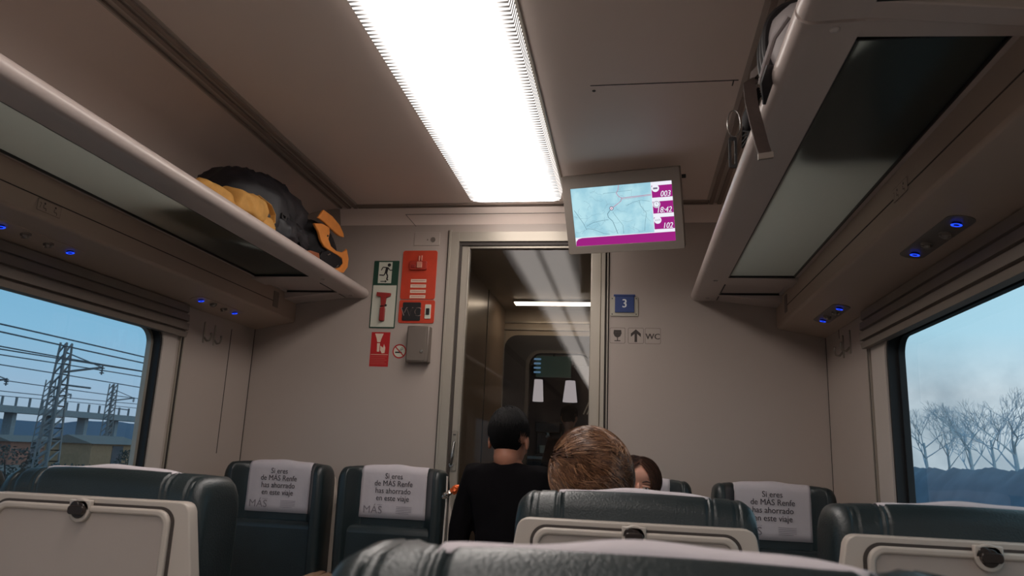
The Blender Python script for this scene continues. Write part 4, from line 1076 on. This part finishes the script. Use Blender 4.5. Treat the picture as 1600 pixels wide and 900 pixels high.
# ================================================================== LUGGAGE
def lump(name, c, r, m, parent=None, seed=0, fold=.02, fs=9, floor=None, p=2.6, seg=64, crease=1.0, wall=None):
    bm = bmesh.new(); bmesh.ops.create_uvsphere(bm, u_segments=seg, v_segments=seg // 2, radius=1)
    for v in bm.verts:
        d = v.co.copy(); s_ = (abs(d.x) ** p + abs(d.y) ** p + abs(d.z) ** p) ** (-1 / p); q = d * s_
        pt = Vector((q.x * r[0], q.y * r[1], q.z * r[2]))
        n1 = noise.noise(pt * fs + Vector((seed * 3.1, seed, 0))); n2 = 1 - abs(noise.noise(pt * fs * 1.9 + Vector((0, seed * 5.7, seed)))) * 2
        pt += d * (n1 * fold + crease * (n2 ** 3 if n2 > 0 else 0) * fold * .6)
        pt += Vector(c)
        if floor is not None and pt.z < floor: pt.z = floor
        if wall is not None:
            dd = math.hypot(max(0, abs(pt.x - CX) - 1.0) / .365, max(0, pt.z - .93) / .265)
            if abs(pt.x - CX) > 1.36: pt.x = CX + math.copysign(1.36, pt.x - CX)
            if dd > 1 and pt.z > .93:
                pt.z = .93 + (pt.z - .93) / dd * .98; pt.x = CX + math.copysign(1.0 + (abs(pt.x - CX) - 1.0) / dd * .98, pt.x - CX) if abs(pt.x - CX) > 1 else pt.x
            if pt.z > CZ - .02: pt.z = CZ - .02
        v.co = pt
    return finish(name, bm, m, parent, angle=180)
RT = .7535
M_tan = mat('mustard_canvas', (196, 146, 78), .75, var=.12, scale=25, bump=.5, bscale=300)
M_nvy = mat('navy_nylon', (26, 25, 31), .55, var=.15, scale=12, bump=.4, bscale=60)
M_org = mat('orange_nylon', (226, 140, 62), .6, var=.06, scale=30, bump=.3, bscale=200); M_blk = mat('black_mesh_fabric', (26, 25, 27), .7, var=.2, scale=60)
t = thing('canvas_bag', 'mustard canvas bag slumped on the left luggage rack behind its rail', 'bag', (-1.45, 2.27, RT))
def rel(o, t): o.location = -Vector(t.location); return o
rel(lump('body', (-1.465, 2.28, .795), (.108, .18, .060), M_tan, t, 3, .014, 6, RT, 4, crease=1.4), t)
rel(lump('flap', (-1.40, 2.35, .825), (.075, .10, .045), M_tan, t, 5, .012, 8, RT, 4.5, crease=1.4), t)
rel(lump('pocket', (-1.375, 2.47, .790), (.05, .055, .036), M_tan, t, 8, .009, 12, RT, 3.2, crease=1.2), t)
bm = bmesh.new(); ribbon(bm, [(-1.36, 2.40, .885), (-1.345, 2.47, .872), (-1.34, 2.50, .845), (-1.335, 2.495, .81), (-1.335, 2.45, .785)], (.02, 0, .006), .0015); rel(finish('strap', bm, M_tan, t), t)
bm = bmesh.new(); disc_cyl(bm, (-1.350, 2.30, .845), .006, .006, 'x', 12); rel(finish('snap', bm, M_black, t), t)
t = thing('navy_duffel', 'large navy nylon bag bulging to the ceiling cove on left rack', 'bag', (-1.55, 2.70, RT))
rel(lump('body', (-1.53, 2.68, .905), (.165, .29, .155), M_nvy, t, 12, .026, 6, RT, 2.5, crease=.9), t)
rel(lump('side_pocket', (-1.415, 2.72, .83), (.075, .17, .075), M_nvy, t, 15, .02, 13, RT, 2.4), t)
bm = bmesh.new(); ribbon(bm, [(-1.40, 2.60, .93), (-1.36, 2.66, .90), (-1.345, 2.72, .86), (-1.35, 2.78, .81), (-1.36, 2.83, .765)], (0, .018, .012), .0015); rel(finish('strap', bm, M_blk, t), t)
bm = bmesh.new()
ring_prism(bm, rrect(2.585, 2.625, .862, .885, .006), rrect(2.592, 2.618, .868, .879, .003), 'x', -1.355, -1.349); rel(finish('buckle', bm, M_black, t), t)
t = thing('orange_backpack', 'orange backpack with black mesh pockets at the far end of left rack', 'backpack', (-1.45, 3.05, RT))
rel(lump('body', (-1.46, 3.04, .868), (.115, .175, .112), M_blk, t, 21, .012, 9, RT, 3.0, wall=1), t)
def panel(name, poly, xo, m, th=.012, dome=.0):
    """panel traced on the bag's aisle-side face; poly in (y,z)"""
    bm = bmesh.new(); prism(bm, poly, 'x', xo - th, xo)
    return rel(finish(name, bm, m, t, bevel=.004, seg=3, angle=60), t)
def yz(px, py, x=-1.335):
    d = CAMM @ Vector((px - 800, 450 - py, -1160.)); k = x / d.x; return (d.y * k, d.z * k)
def c5(pts): return [yz(290 + a / 4.5, 240 + b / 4.5) for a, b in pts]
panel('top_flap', c5([(975, 395), (1035, 440), (1085, 500), (1112, 560), (1115, 590), (1080, 578), (1030, 535), (975, 480), (935, 452)]), -1.335, M_org)
panel('front_panel', c5([(905, 490), (960, 492), (1010, 520), (1012, 560), (1003, 600), (1020, 650), (1060, 685), (1105, 695), (1130, 680), (1132, 668), (1145, 740), (1138, 800), (1110, 838), (1070, 835), (1040, 815), (1085, 800), (1105, 770), (1098, 735), (1060, 710), (1000, 675), (975, 655), (950, 610), (935, 550), (915, 515)]), -1.333, M_org)
panel('bottom_panel', c5([(800, 690), (880, 680), (940, 700), (945, 750), (1000, 800), (1060, 838), (1000, 830), (880, 765)]), -1.334, mat('rust_nylon', (150, 84, 50), .6, var=.1))
panel('mesh_pocket', c5([(960, 690), (1000, 680), (1060, 712), (1095, 740), (1098, 775), (1075, 798), (1030, 806), (980, 790), (945, 760), (940, 720)]), -1.330, M_blk, .012)
bm = bmesh.new(); p = yz(290 + 995 / 4.5, 240 + 578 / 4.5); disc_cyl(bm, (-1.333, p[0], p[1]), .005, .003, 'x', 12); rel(finish('snap', bm, M_black, t), t)
bm = bmesh.new()
for (a, b) in (((985, 715), (1005, 705)), ((1050, 795), (1062, 785))):
    p, q = yz(290 + a[0] / 4.5, 240 + a[1] / 4.5), yz(290 + b[0] / 4.5, 240 + b[1] / 4.5); tube(bm, [(-1.328, *p), (-1.328, *q)], .003, 8)
rel(finish('zip_pull', bm, M_chrome, t), t)

# right rack: bag with straps
M_gbag = mat('grey_nylon', (150, 142, 142), .5, var=.05, scale=20, bump=.3, bscale=120); M_strap = mat('taupe_webbing', (74, 62, 58), .7, var=.08, scale=80); M_dkn = mat('charcoal_nylon', (38, 36, 38), .5, var=.15)
t = thing('strapped_backpack', 'grey and charcoal backpack with dangling straps on the right luggage rack', 'backpack', (.45, 1.55, RT))
rel(lump('body', (.535, 1.53, .858), (.180, .33, .118), M_dkn, t, 31, .010, 8, RT, 7, wall=1), t)
bm = bmesh.new()
rel(lump('bedroll', (.350, 1.49, .850), (.074, .115, .088), M_gbag, t, 33, .004, 12, RT, 2.5), t)
bm = bmesh.new()
for yy in (1.455, 1.485, 1.515):
    tube(bm, [(lambda g: (.350 + .078 * g * math.cos(a), yy, max(RT + .002, .850 + .092 * g * math.sin(a))))((abs(math.cos(a)) ** 2.5 + abs(math.sin(a)) ** 2.5) ** -.4) for a in [2 * PI * q / 36 for q in range(37)]], .010, 8, flat=.7)
rel(finish('black_band', bm, M_dkn, t), t)
bm = bmesh.new(); ribbon(bm, [(.36, 1.50, .86), (.31, 1.535, .865), (.285, 1.58, .872), (.27, 1.64, .878), (.275, 1.70, .875), (.30, 1.72, .85)], (.006, .012, .034), .002); rel(finish('upper_strap', bm, M_strap, t), t)
bm = bmesh.new(); ribbon(bm, [(.285, 1.62, .865), (.256, 1.575, .828), (.250, 1.52, .755), (.252, 1.48, .69), (.256, 1.45, .63), (.260, 1.43, .592)], [(.028, .010, .003)] * 6, .0015); rel(finish('hanging_strap', bm, M_strap, t), t)
bm = bmesh.new(); prism(bm, [(.244, .586), (.273, .590), (.273, .602), (.244, .598)], 'y', 1.424, 1.432); rel(finish('strap_end', bm, mat('strap_tip', (128, 116, 108), .5), t), t)
bm = bmesh.new(); ribbon(bm, [(.275, 1.40, .775), (.262, 1.41, .74), (.258, 1.42, .70)], [(.030, .02, .01), (.026, .02, .01), (.004, .003, .001)], .0018); rel(finish('lower_strap', bm, M_dkn, t), t)
bm = bmesh.new(); tube(bm, [(.300, 1.37, .86), (.274, 1.385, .825), (.262, 1.42, .785), (.262, 1.47, .775), (.280, 1.50, .79)], .006, 8)
rel(finish('grab_loop', bm, M_gbag, t), t)
bm = bmesh.new()
for k in range(4):
    q = k * .012; tube(bm, [(.29 + q * .3, 1.66 + q, .86), (.272, 1.72 + q, .84), (.268, 1.76 + q * .5, .80 - q), (.285, 1.72 - q, .775)], .0035, 6)
ball(bm, (.282, 1.745, .822), (.018, .045, .030), 16, 10)
rel(finish('cord_bundle', bm, M_blk, t), t)
bm = bmesh.new(); tube(bm, [(.252 + .016 * math.cos(a), 1.80, .838 + .036 * math.sin(a)) for a in [2 * PI * q / 24 for q in range(25)]], .0015, 6)
lp = rel(finish('key_ring', bm, M_chrome, t), t)
bm = bmesh.new(); ring_prism(bm, rrect(.238, .258, .720, .802, .006), rrect(.244, .252, .728, .794, .003), 'y', 1.80, 1.806); rel(finish('zip_tag', bm, M_dkn, t), t)

# ================================================================== FOIL WRAPPER ON A STICK (between seat and child)
t = thing('foil_wrapper', 'crumpled orange and silver foil wrapper on a thin white stick beside child', 'wrapper', tuple(at(700, 790, 2.80)))
base = Vector(t.location)
def crumple(px, py, r, seed, m, nm, ln):
    bm = bmesh.new(); bmesh.ops.create_icosphere(bm, subdivisions=3, radius=1)
    c_ = at(px, py, 2.80) - base
    for v in bm.verts:
        n_ = noise.cell(v.co * 2.2 + Vector((seed, seed * 2, 0))) * .5 + noise.noise(v.co * 3 + Vector((seed, 0, 0))) * .6
        v.co = Vector((v.co.x * r[0], v.co.y * r[1], v.co.z * r[2])) * (1 + .35 * n_)
        v.co = Matrix.Rotation(-.6, 3, 'Y') @ v.co + c_
    finish(nm, bm, m, t, smooth=False)
crumple(712, 765, (.020, .014, .015), 2, mat('orange_foil', (220, 96, 34), .3, metal=.3, var=.2, scale=60), 'orange_foil', 1)
crumple(698, 773, (.020, .012, .011), 5, mat('silver_foil', (196, 188, 180), .18, metal=.9, var=.1), 'silver_foil', 1)
bm = bmesh.new(); tube(bm, [at(699, 744, 2.80) - base, at(697, 790, 2.80) - base, at(692, 850, 2.80) - base], .0035, 8); finish('stick', bm, mat('white_stick', (200, 190, 180), .5), t)

# ================================================================== BAR CAR CONTENTS
M_shade = emis('lampshade_glow', (214, 208, 216), .62)
for (pa, pb_, pc, pd), lb in ((((833, 593), (846, 593), (832, 627), (849, 627)), 'white glowing tapered lampshade on the left in the bar car'), (((887, 595), (902, 595), (879, 628), (902, 628)), 'white glowing tapered lampshade on the right in the bar car')):
    YL = 8.4; top0, top1, b0, b1 = at(*pa, YL), at(*pb_, YL), at(*pc, YL), at(*pd, YL)
    cxm = (b0.x + b1.x) / 2; rt = (top1.x - top0.x) / 2 ; rb = (b1.x - b0.x) / 2
    t = thing('bar_lamp', lb, 'lamp', (cxm, YL, b0.z))
    bm = bmesh.new(); hgt = top0.z - b0.z; n_ = 24
    A = [bm.verts.new((rb * math.cos(2 * PI * k / n_), rb * math.sin(2 * PI * k / n_), 0)) for k in range(n_)]; B = [bm.verts.new((rt * math.cos(2 * PI * k / n_), rt * math.sin(2 * PI * k / n_), hgt)) for k in range(n_)]
    for k in range(n_): bm.faces.new((A[k], A[(k + 1) % n_], B[(k + 1) % n_], B[k]))
    bm.faces.new(B); finish('lamp_shade', bm, M_shade, t)
    bm = bmesh.new(); tube(bm, [(0, 0, hgt), (0, 0, 1.08 - b0.z)], .008, 8); finish('cord', bm, M_black, t)
p0, p1 = at(838, 556, 7.6), at(892, 590, 7.6)
t = thing('hanging_display', 'dim green hanging display panel seen through both glass doors', 'display', ((p0.x + p1.x) / 2, 7.6, (p0.z + p1.z) / 2))
hx, hz = (p1.x - p0.x) / 2, (p0.z - p1.z) / 2
bm = bmesh.new(); box(bm, -hx, hx, 0, .03, -hz, hz); finish('panel', bm, mat('green_panel', (60, 84, 78), .4, var=.1, emit=(62, 92, 84), es=.15), t, bevel=.004)
bm = bmesh.new()
for k in range(4): box(bm, -hx - .02, -hx + .05, -.012, -.002, hz * .6 - k * .045, hz * .6 - k * .045 + .018)
finish('lit_marks', bm, emis('pale_blue_marks', (110, 150, 190), .6), t, smooth=False)
bm = bmesh.new(); tube(bm, [(0, .015, hz), (0, .015, 1.08 - (p0.z + p1.z) / 2)], .01, 8); finish('hanger', bm, M_black, t)
# striped board on the right
p0, p1 = at(908, 590, 7.4), at(940, 650, 7.4)
t = thing('striped_board', 'dark board with white diagonal stripes by the right door edge', 'board', ((p0.x + p1.x) / 2, 7.4, (p0.z + p1.z) / 2))
hx, hz = (p1.x - p0.x) / 2, (p0.z - p1.z) / 2
bm = bmesh.new(); box(bm, -hx, hx, 0, .02, -hz, hz); box(bm, hx - .02, hx, .0, .02, -1.9, -hz); finish('panel', bm, M_bar, t)
F = Flat()
for k in range(4): F.line([(-hx + .03 + k * .035, -hz + .01), (-hx + .12 + k * .035, hz - .15)], .012, M_swhite)
F.build('stripes', t, (0, -.001, 0))
# bar counter
p0 = at(828, 712, 7.0)
t = thing('bar_counter', 'dark bar counter with bright metal edge and appliance on it', 'counter', (-.55, 7.25, FZ))
bm = bmesh.new(); box(bm, -.75, .30, -.25, .25, 0, p0.z - FZ - .03); finish('counter_body', bm, M_bar, t, bevel=.01)
bm = bmesh.new(); box(bm, -.78, .33, -.29, .28, p0.z - FZ - .03, p0.z - FZ); finish('countertop', bm, M_chrome, t, bevel=.004)
t = thing('coffee_machine', 'small black coffee machine standing on the bar counter', 'coffee machine', (-.78, 7.2, p0.z))
bm = bmesh.new(); box(bm, -.12, .12, -.10, .12, 0, .03); box(bm, -.12, .12, .02, .12, .03, .30); box(bm, -.12, .12, -.10, .12, .22, .32); finish('body', bm, M_black, t, bevel=.01)
bm = bmesh.new(); tube(bm, [(0, -.05, .22), (0, -.05, .18)], .02, 12); tube(bm, [(0, -.05, .19), (0, -.17, .18)], .010, 10); finish('portafilter', bm, M_chrome, t)
bm = bmesh.new(); tube(bm, [(-.05, -.06, .03), (-.05, -.06, .10)], [.022, .03], 14); cu_ = finish('coffee_cup', bm, M_swhite, None); cu_.location = (-.78, 7.2, p0.z); tag(cu_, 'small white cup under the coffee machine', 'cup')

# vestibule lamp strip and bar lamp
t = thing('vestibule_light', 'narrow glowing light strip on the vestibule ceiling behind the glass door', 'ceiling light', (-.48, 4.80, 1.0))
bm = bmesh.new(); box(bm, -.30, .32, -.055, .055, -.014, 0); finish('housing', bm, M_alu2, t, bevel=.002)
bm = bmesh.new(); box(bm, -.29, .31, -.045, .045, -.020, -.013); finish('diffuser', bm, emis('strip_glow', (255, 232, 206), 8.0), t, bevel=.002)
t = thing('bar_ceiling_light', 'flat ceiling light in the bar car beyond both doors', 'ceiling light', (-.4, 7.0, 1.08))
bm = bmesh.new(); box(bm, -.3, .3, -.1, .1, -.02, 0); finish('housing', bm, M_alu2, t); bm = bmesh.new(); box(bm, -.28, .28, -.08, .08, -.026, -.019); finish('diffuser', bm, emis('bar_glow', (255, 220, 190), 3.5), t)

# ================================================================== OUTSIDE (train yard on the left, hedge and trees on the right)
GZ = -2.4
M_gr = mat('ballast_ground', (104, 98, 92), .95, var=.25, scale=.35, stretch=(1, .12, 1)); M_mast = mat('galvanised_steel', (112, 112, 116), .6, var=.08); M_wire = mat('catenary_wire', (52, 62, 76), .6, var=0)
bm = bmesh.new(); box(bm, -300, 300, -150, 400, GZ - .3, GZ); struct(finish('floor_outside', bm, M_gr, smooth=False))
def mast(x, y, ztop, wb, wt, label, arm=True):
    t = thing('catenary_mast', label, 'catenary mast', (x, y, GZ)); hgt = ztop - GZ
    bm = bmesh.new(); n_ = 14
    for sx in (-1, 1):
        for sy in (-1, 1): tube(bm, [(sx * wb, sy * wb, 0), (sx * wt, sy * wt, hgt)], .045, 4)
    for i in range(n_):
        a, b = i / n_, (i + 1) / n_; wa, wb_ = wb + (wt - wb) * a, wb + (wt - wb) * b
        for sy in (-1, 1): tube(bm, [(-wa, sy * wa, hgt * a), (wb_, sy * wb_, hgt * b)], .035, 4); tube(bm, [(wa, sy * wa, hgt * a), (wa, -sy * wa, hgt * a)], .03, 4)
        for sx in (-1, 1): tube(bm, [(sx * wa, -wa, hgt * a), (sx * wb_, wb_, hgt * b)], .035, 4)
    finish('lattice', bm, M_mast, t, smooth=False)
    if arm:
        bm = bmesh.new(); tube(bm, [(0, 0, hgt * .80), (1.9, 0, hgt * .84)], .05, 5); tube(bm, [(0, 0, hgt * .94), (1.9, 0, hgt * .84)], .03, 5); tube(bm, [(0, 0, hgt * .72), (1.5, 0, hgt * .70)], .04, 5); finish('arm', bm, M_mast, t)
        bm = bmesh.new()
        for k in range(3): disc_cyl(bm, (1.9, 0, hgt * .80 + k * .1), .09, .04, 'z', 10)
        tube(bm, [(1.9, 0, hgt * .79), (1.9, 0, hgt * .85)], .03, 5); finish('insulator', bm, M_wire, t)
def onleft(px, py, Xd):
    d = CAMM @ Vector((px - 800, 450 - py, -1160.)); return d * (-Xd / d.x)
for (px, py, Xd, wb, wt, lb) in ((104, 536, 24, .36, .15, 'tall lattice mast in the middle of the left window'), (80, 594, 44, .42, .22, 'shorter lattice mast left of the tall one'), (178, 600, 40, .32, .20, 'lattice mast nearest the right edge of the left window'), (-40, 560, 30, .42, .25, 'lattice mast beyond the left edge of the photo')):
    p = onleft(px, py, Xd); mast(p.x, p.y, p.z, wb, wt, lb)
for k, (zr, Xd) in enumerate(((.165, 14), (.159, 14), (.142, 16), (.136, 16), (.120, 18), (.1025, 20), (.085, 24), (.070, 26), (.058, 30))):
    bm = bmesh.new(); pts = []
    for q in range(61):
        y = -10 + q * 1.6; pts.append((-Xd, y, zr * Xd + .0 + .10 * math.sin(y * .15 + k)))
    tube(bm, pts, .022, 4); o = finish('overhead_wire', bm, M_wire); 
    tag(o, 'thin overhead wire, number %s counted down from the top of the left window' % ('one', 'two', 'three', 'four', 'five', 'six', 'seven', 'eight', 'nine')[k], 'wire', 'overhead wires outside the left window')
# viaduct with posts
t = thing('viaduct', 'long low concrete viaduct with posts crossing the left window', 'bridge', (-60, 70, GZ))
L_ = -Vector(t.location)
bm = bmesh.new(); z0, z1 = .030 * 60, .044 * 60; box(bm, -61, -59, 20, 180, z0 + .2, z1); o = finish('deck', bm, mat('pale_concrete', (128, 134, 142), .9, var=.1), t); o.location = L_
for k in range(18):
    bm = bmesh.new(); box(bm, -60.6, -59.6, 55 + k * 5, 55.5 + k * 5, GZ, z0 + .2); o = finish('pier', bm, MATS['pale_concrete'], t, smooth=False); o.location = L_
bm = bmesh.new()
for k in range(60): box(bm, -60.1, -59.9, 40 + k * 1.7, 40.12 + k * 1.7, z1, z1 + .9)
o = finish('parapet_posts', bm, M_mast, t, smooth=False); o.location = L_
# distant hills
def hills(nm, x, y0, y1, base_h, amp, seed, m, sgn):
    bm = bmesh.new(); n_ = 90; A = []; B = []; C_ = []
    for i in range(n_ + 1):
        y = y0 + (y1 - y0) * i / n_; h = base_h + amp * noise.noise(Vector((y * .02, seed, 0))) + amp * .3 * noise.noise(Vector((y * .09, seed, 3)))
        A.append(bm.verts.new((x, y, GZ))); B.append(bm.verts.new((x + sgn * 14, y, h))); C_.append(bm.verts.new((x + sgn * 50, y, GZ)))
    for i in range(n_):
        bm.faces.new((A[i], A[i + 1], B[i + 1], B[i])); bm.faces.new((B[i], B[i + 1], C_[i + 1], C_[i]))
    struct(finish(nm, bm, m))
M_hill = mat('distant_hill', (84, 98, 116), .95, var=.12, scale=.05)
hills('hill_left', -150, 20, 400, 4.0, 3.0, 2, M_hill, -1)
# yard sheds, bushes, wagons
M_shed = mat('shed_wall', (150, 118, 92), .9, var=.1); M_roof = mat('pale_roof', (112, 106, 102), .7)
def shed(x, y, w_, l_, h_, m, label):
    t = thing('trackside_shed', label, 'shed', (x, y, GZ)); bm = bmesh.new(); box(bm, -w_, w_, -l_, l_, 0, h_); finish('walls', bm, m, t, smooth=False)
    bm = bmesh.new(); prism(bm, [(-w_ - .2, h_), (w_ + .2, h_), (0, h_ + .5)], 'y', -l_ - .2, l_ + .2); finish('roof', bm, M_roof, t, smooth=False)
    bm = bmesh.new(); box(bm, w_, w_ + .04, -.5, .5, 0, 1.9); finish('door', bm, mat('shed_door', (70, 74, 84), .7), t, smooth=False)
p = onleft(150, 690, 34); shed(p.x, p.y, 1.6, 2.4, 2.0, M_shed, 'tan trackside shed low in the left window')
p = onleft(30, 690, 50); shed(p.x, p.y, 1.6, 2.6, 1.8, mat('rust_wall', (140, 96, 84), .9, var=.1), 'reddish trackside shed at the left of the left window')
M_bush = mat('dark_bush', (58, 66, 66), .95, var=.25, scale=3)
def bush(x, y, r, h, label, m=None, n=520, seed=0, grp='bushes beside the tracks'):
    rnd = random.Random(seed); t = thing('bush', label, 'bush', (x, y, GZ), 0, grp); bm = bmesh.new()
    for k in range(n):
        a = rnd.uniform(0, 2 * PI); q = rnd.uniform(.2, 1) ** .5; zz = rnd.uniform(0, 1)
        c_ = Vector((r * q * math.cos(a) * (1 - zz * .5), r * q * math.sin(a) * (1 - zz * .5), h * zz)); s_ = .10 * h / 2
        d1 = Vector((rnd.uniform(-1, 1), rnd.uniform(-1, 1), rnd.uniform(-1, 1))).normalized() * s_; d2 = d1.orthogonal().normalized() * s_ * .5
        bm.faces.new([bm.verts.new(c_ + v) for v in (-d1, d2, d1, -d2)])
    finish('foliage', bm, m or M_bush, t, smooth=False)
    bm = bmesh.new()
    for k in range(5): a = k * 1.3; tube(bm, [(0, 0, 0), (r * .5 * math.cos(a), r * .5 * math.sin(a), h * .7)], [.05, .02], 5)
    finish('stems', bm, M_dark, t)
for k, (px, py, Xd, r, h, lb) in enumerate(((20, 700, 26, 1.6, 1.9, 'dark bush at the left photo edge outside the window'), (112, 712, 20, 1.5, 1.4, 'dark bush below the tall lattice mast'), (205, 700, 30, 1.2, 1.7, 'dark bush near the right edge of the left window'))):
    p = onleft(px, py, Xd); bush(p.x, p.y, r, h, lb, seed=k)
# rails
for k, x in enumerate((-7.2, -8.7, -12.0, -13.5, -17, -18.5)):
    bm = bmesh.new(); box(bm, x - .04, x + .04, -40, 160, GZ, GZ + .16); box(bm, x - .08, x + .08, -40, 160, GZ, GZ + .03); o = finish('rail', bm, M_mast, smooth=False); tag(o, 'steel rail of the yard outside left window, %s from the train' % ('first', 'second', 'third', 'fourth', 'fifth', 'sixth')[k], 'rail', 'rails in the yard')

# right side: hedge bank and bare trees
M_hedge = mat('grey_green_hedge', (122, 132, 142), .95, var=.15, scale=.8)
bm = bmesh.new(); rnd = random.Random(5); XH = 16
nseg = 260; prev = None; A = []; 
for i in range(nseg + 1):
    y = 5 + i * .35; h = .012 * XH + .30 * noise.noise(Vector((y * .6, 3, 0))) + .22 * noise.noise(Vector((y * 2.3, 8, 0))) - (y - 46) * .003
    A.append([bm.verts.new((XH - 2.0, y, GZ)), bm.verts.new((XH - .8, y, GZ + (h - GZ) * .7)), bm.verts.new((XH, y, h)), bm.verts.new((XH + 1.2, y, h - .3)), bm.verts.new((XH + 3, y, GZ))])
for a, b in zip(A, A[1:]):
    for k in range(4): bm.faces.new((a[k], a[k + 1], b[k + 1], b[k]))
o = finish('hedge', bm, M_hedge, angle=180); tag(o, 'long dull hedge bank low in the right window', 'hedge')
M_twig = mat('bare_branch', (214, 218, 222), .9, var=.1)
def tree(x, y, h, seed, label):
    rnd = random.Random(seed); t = thing('bare_tree', label, 'tree', (x, y, GZ), 0, 'bare trees outside the right window')
    bt, bb = bmesh.new(), bmesh.new()
    tube(bt, [(0, 0, 0), (.1, .05, h * .3), (0, .1, h * .55)], [.16, .12, .08], 6)
    def grow(p, d, l, r, dep):
        q = p + d * l; tube(bb, [p, (p + q) / 2 + Vector((rnd.uniform(-.05, .05), rnd.uniform(-.05, .05), 0)), q], [r, r * .8, r * .6], 3, caps=False)
        if dep:
            for _ in range(3):
                nd = (d + Vector((rnd.uniform(-.7, .7), rnd.uniform(-.7, .7), rnd.uniform(-.25, .5)))).normalized(); grow(q, nd, l * rnd.uniform(.62, .82), r * .6, dep - 1)
    for k in range(6):
        grow(Vector((0, .05, h * rnd.uniform(.28, .55))), Vector((rnd.uniform(-1, 1), rnd.uniform(-1, 1), rnd.uniform(.5, 1.3))).normalized(), h * .17, .06, 4)
    finish('trunk', bt, M_twig, t); finish('branches', bb, M_twig, t, smooth=False)
def onright(px, py, Xd):
    d = CAMM @ Vector((px - 800, 450 - py, -1160.)); return d * (Xd / d.x)
for k, (px, Xd, h, lb) in enumerate(((1445, 24, 8.6, 'pale bare tree nearest the left edge of the right window'), (1515, 22, 7.4, 'pale bare tree in the middle of the right window'), (1585, 20, 7.6, 'pale bare tree at the right photo edge'), (1480, 30, 9.4, 'pale bare tree behind and between the others'), (1550, 28, 9.2, 'pale bare tree behind, second from the right edge'))):
    p = onright(px, 700, Xd); tree(p.x, p.y, h, 40 + k, lb)

# ------------------------------------------------------------------ lift everything so that the floor lies at z = 0
for o in list(SC.objects):
    if o.parent is None: o.location.z += H
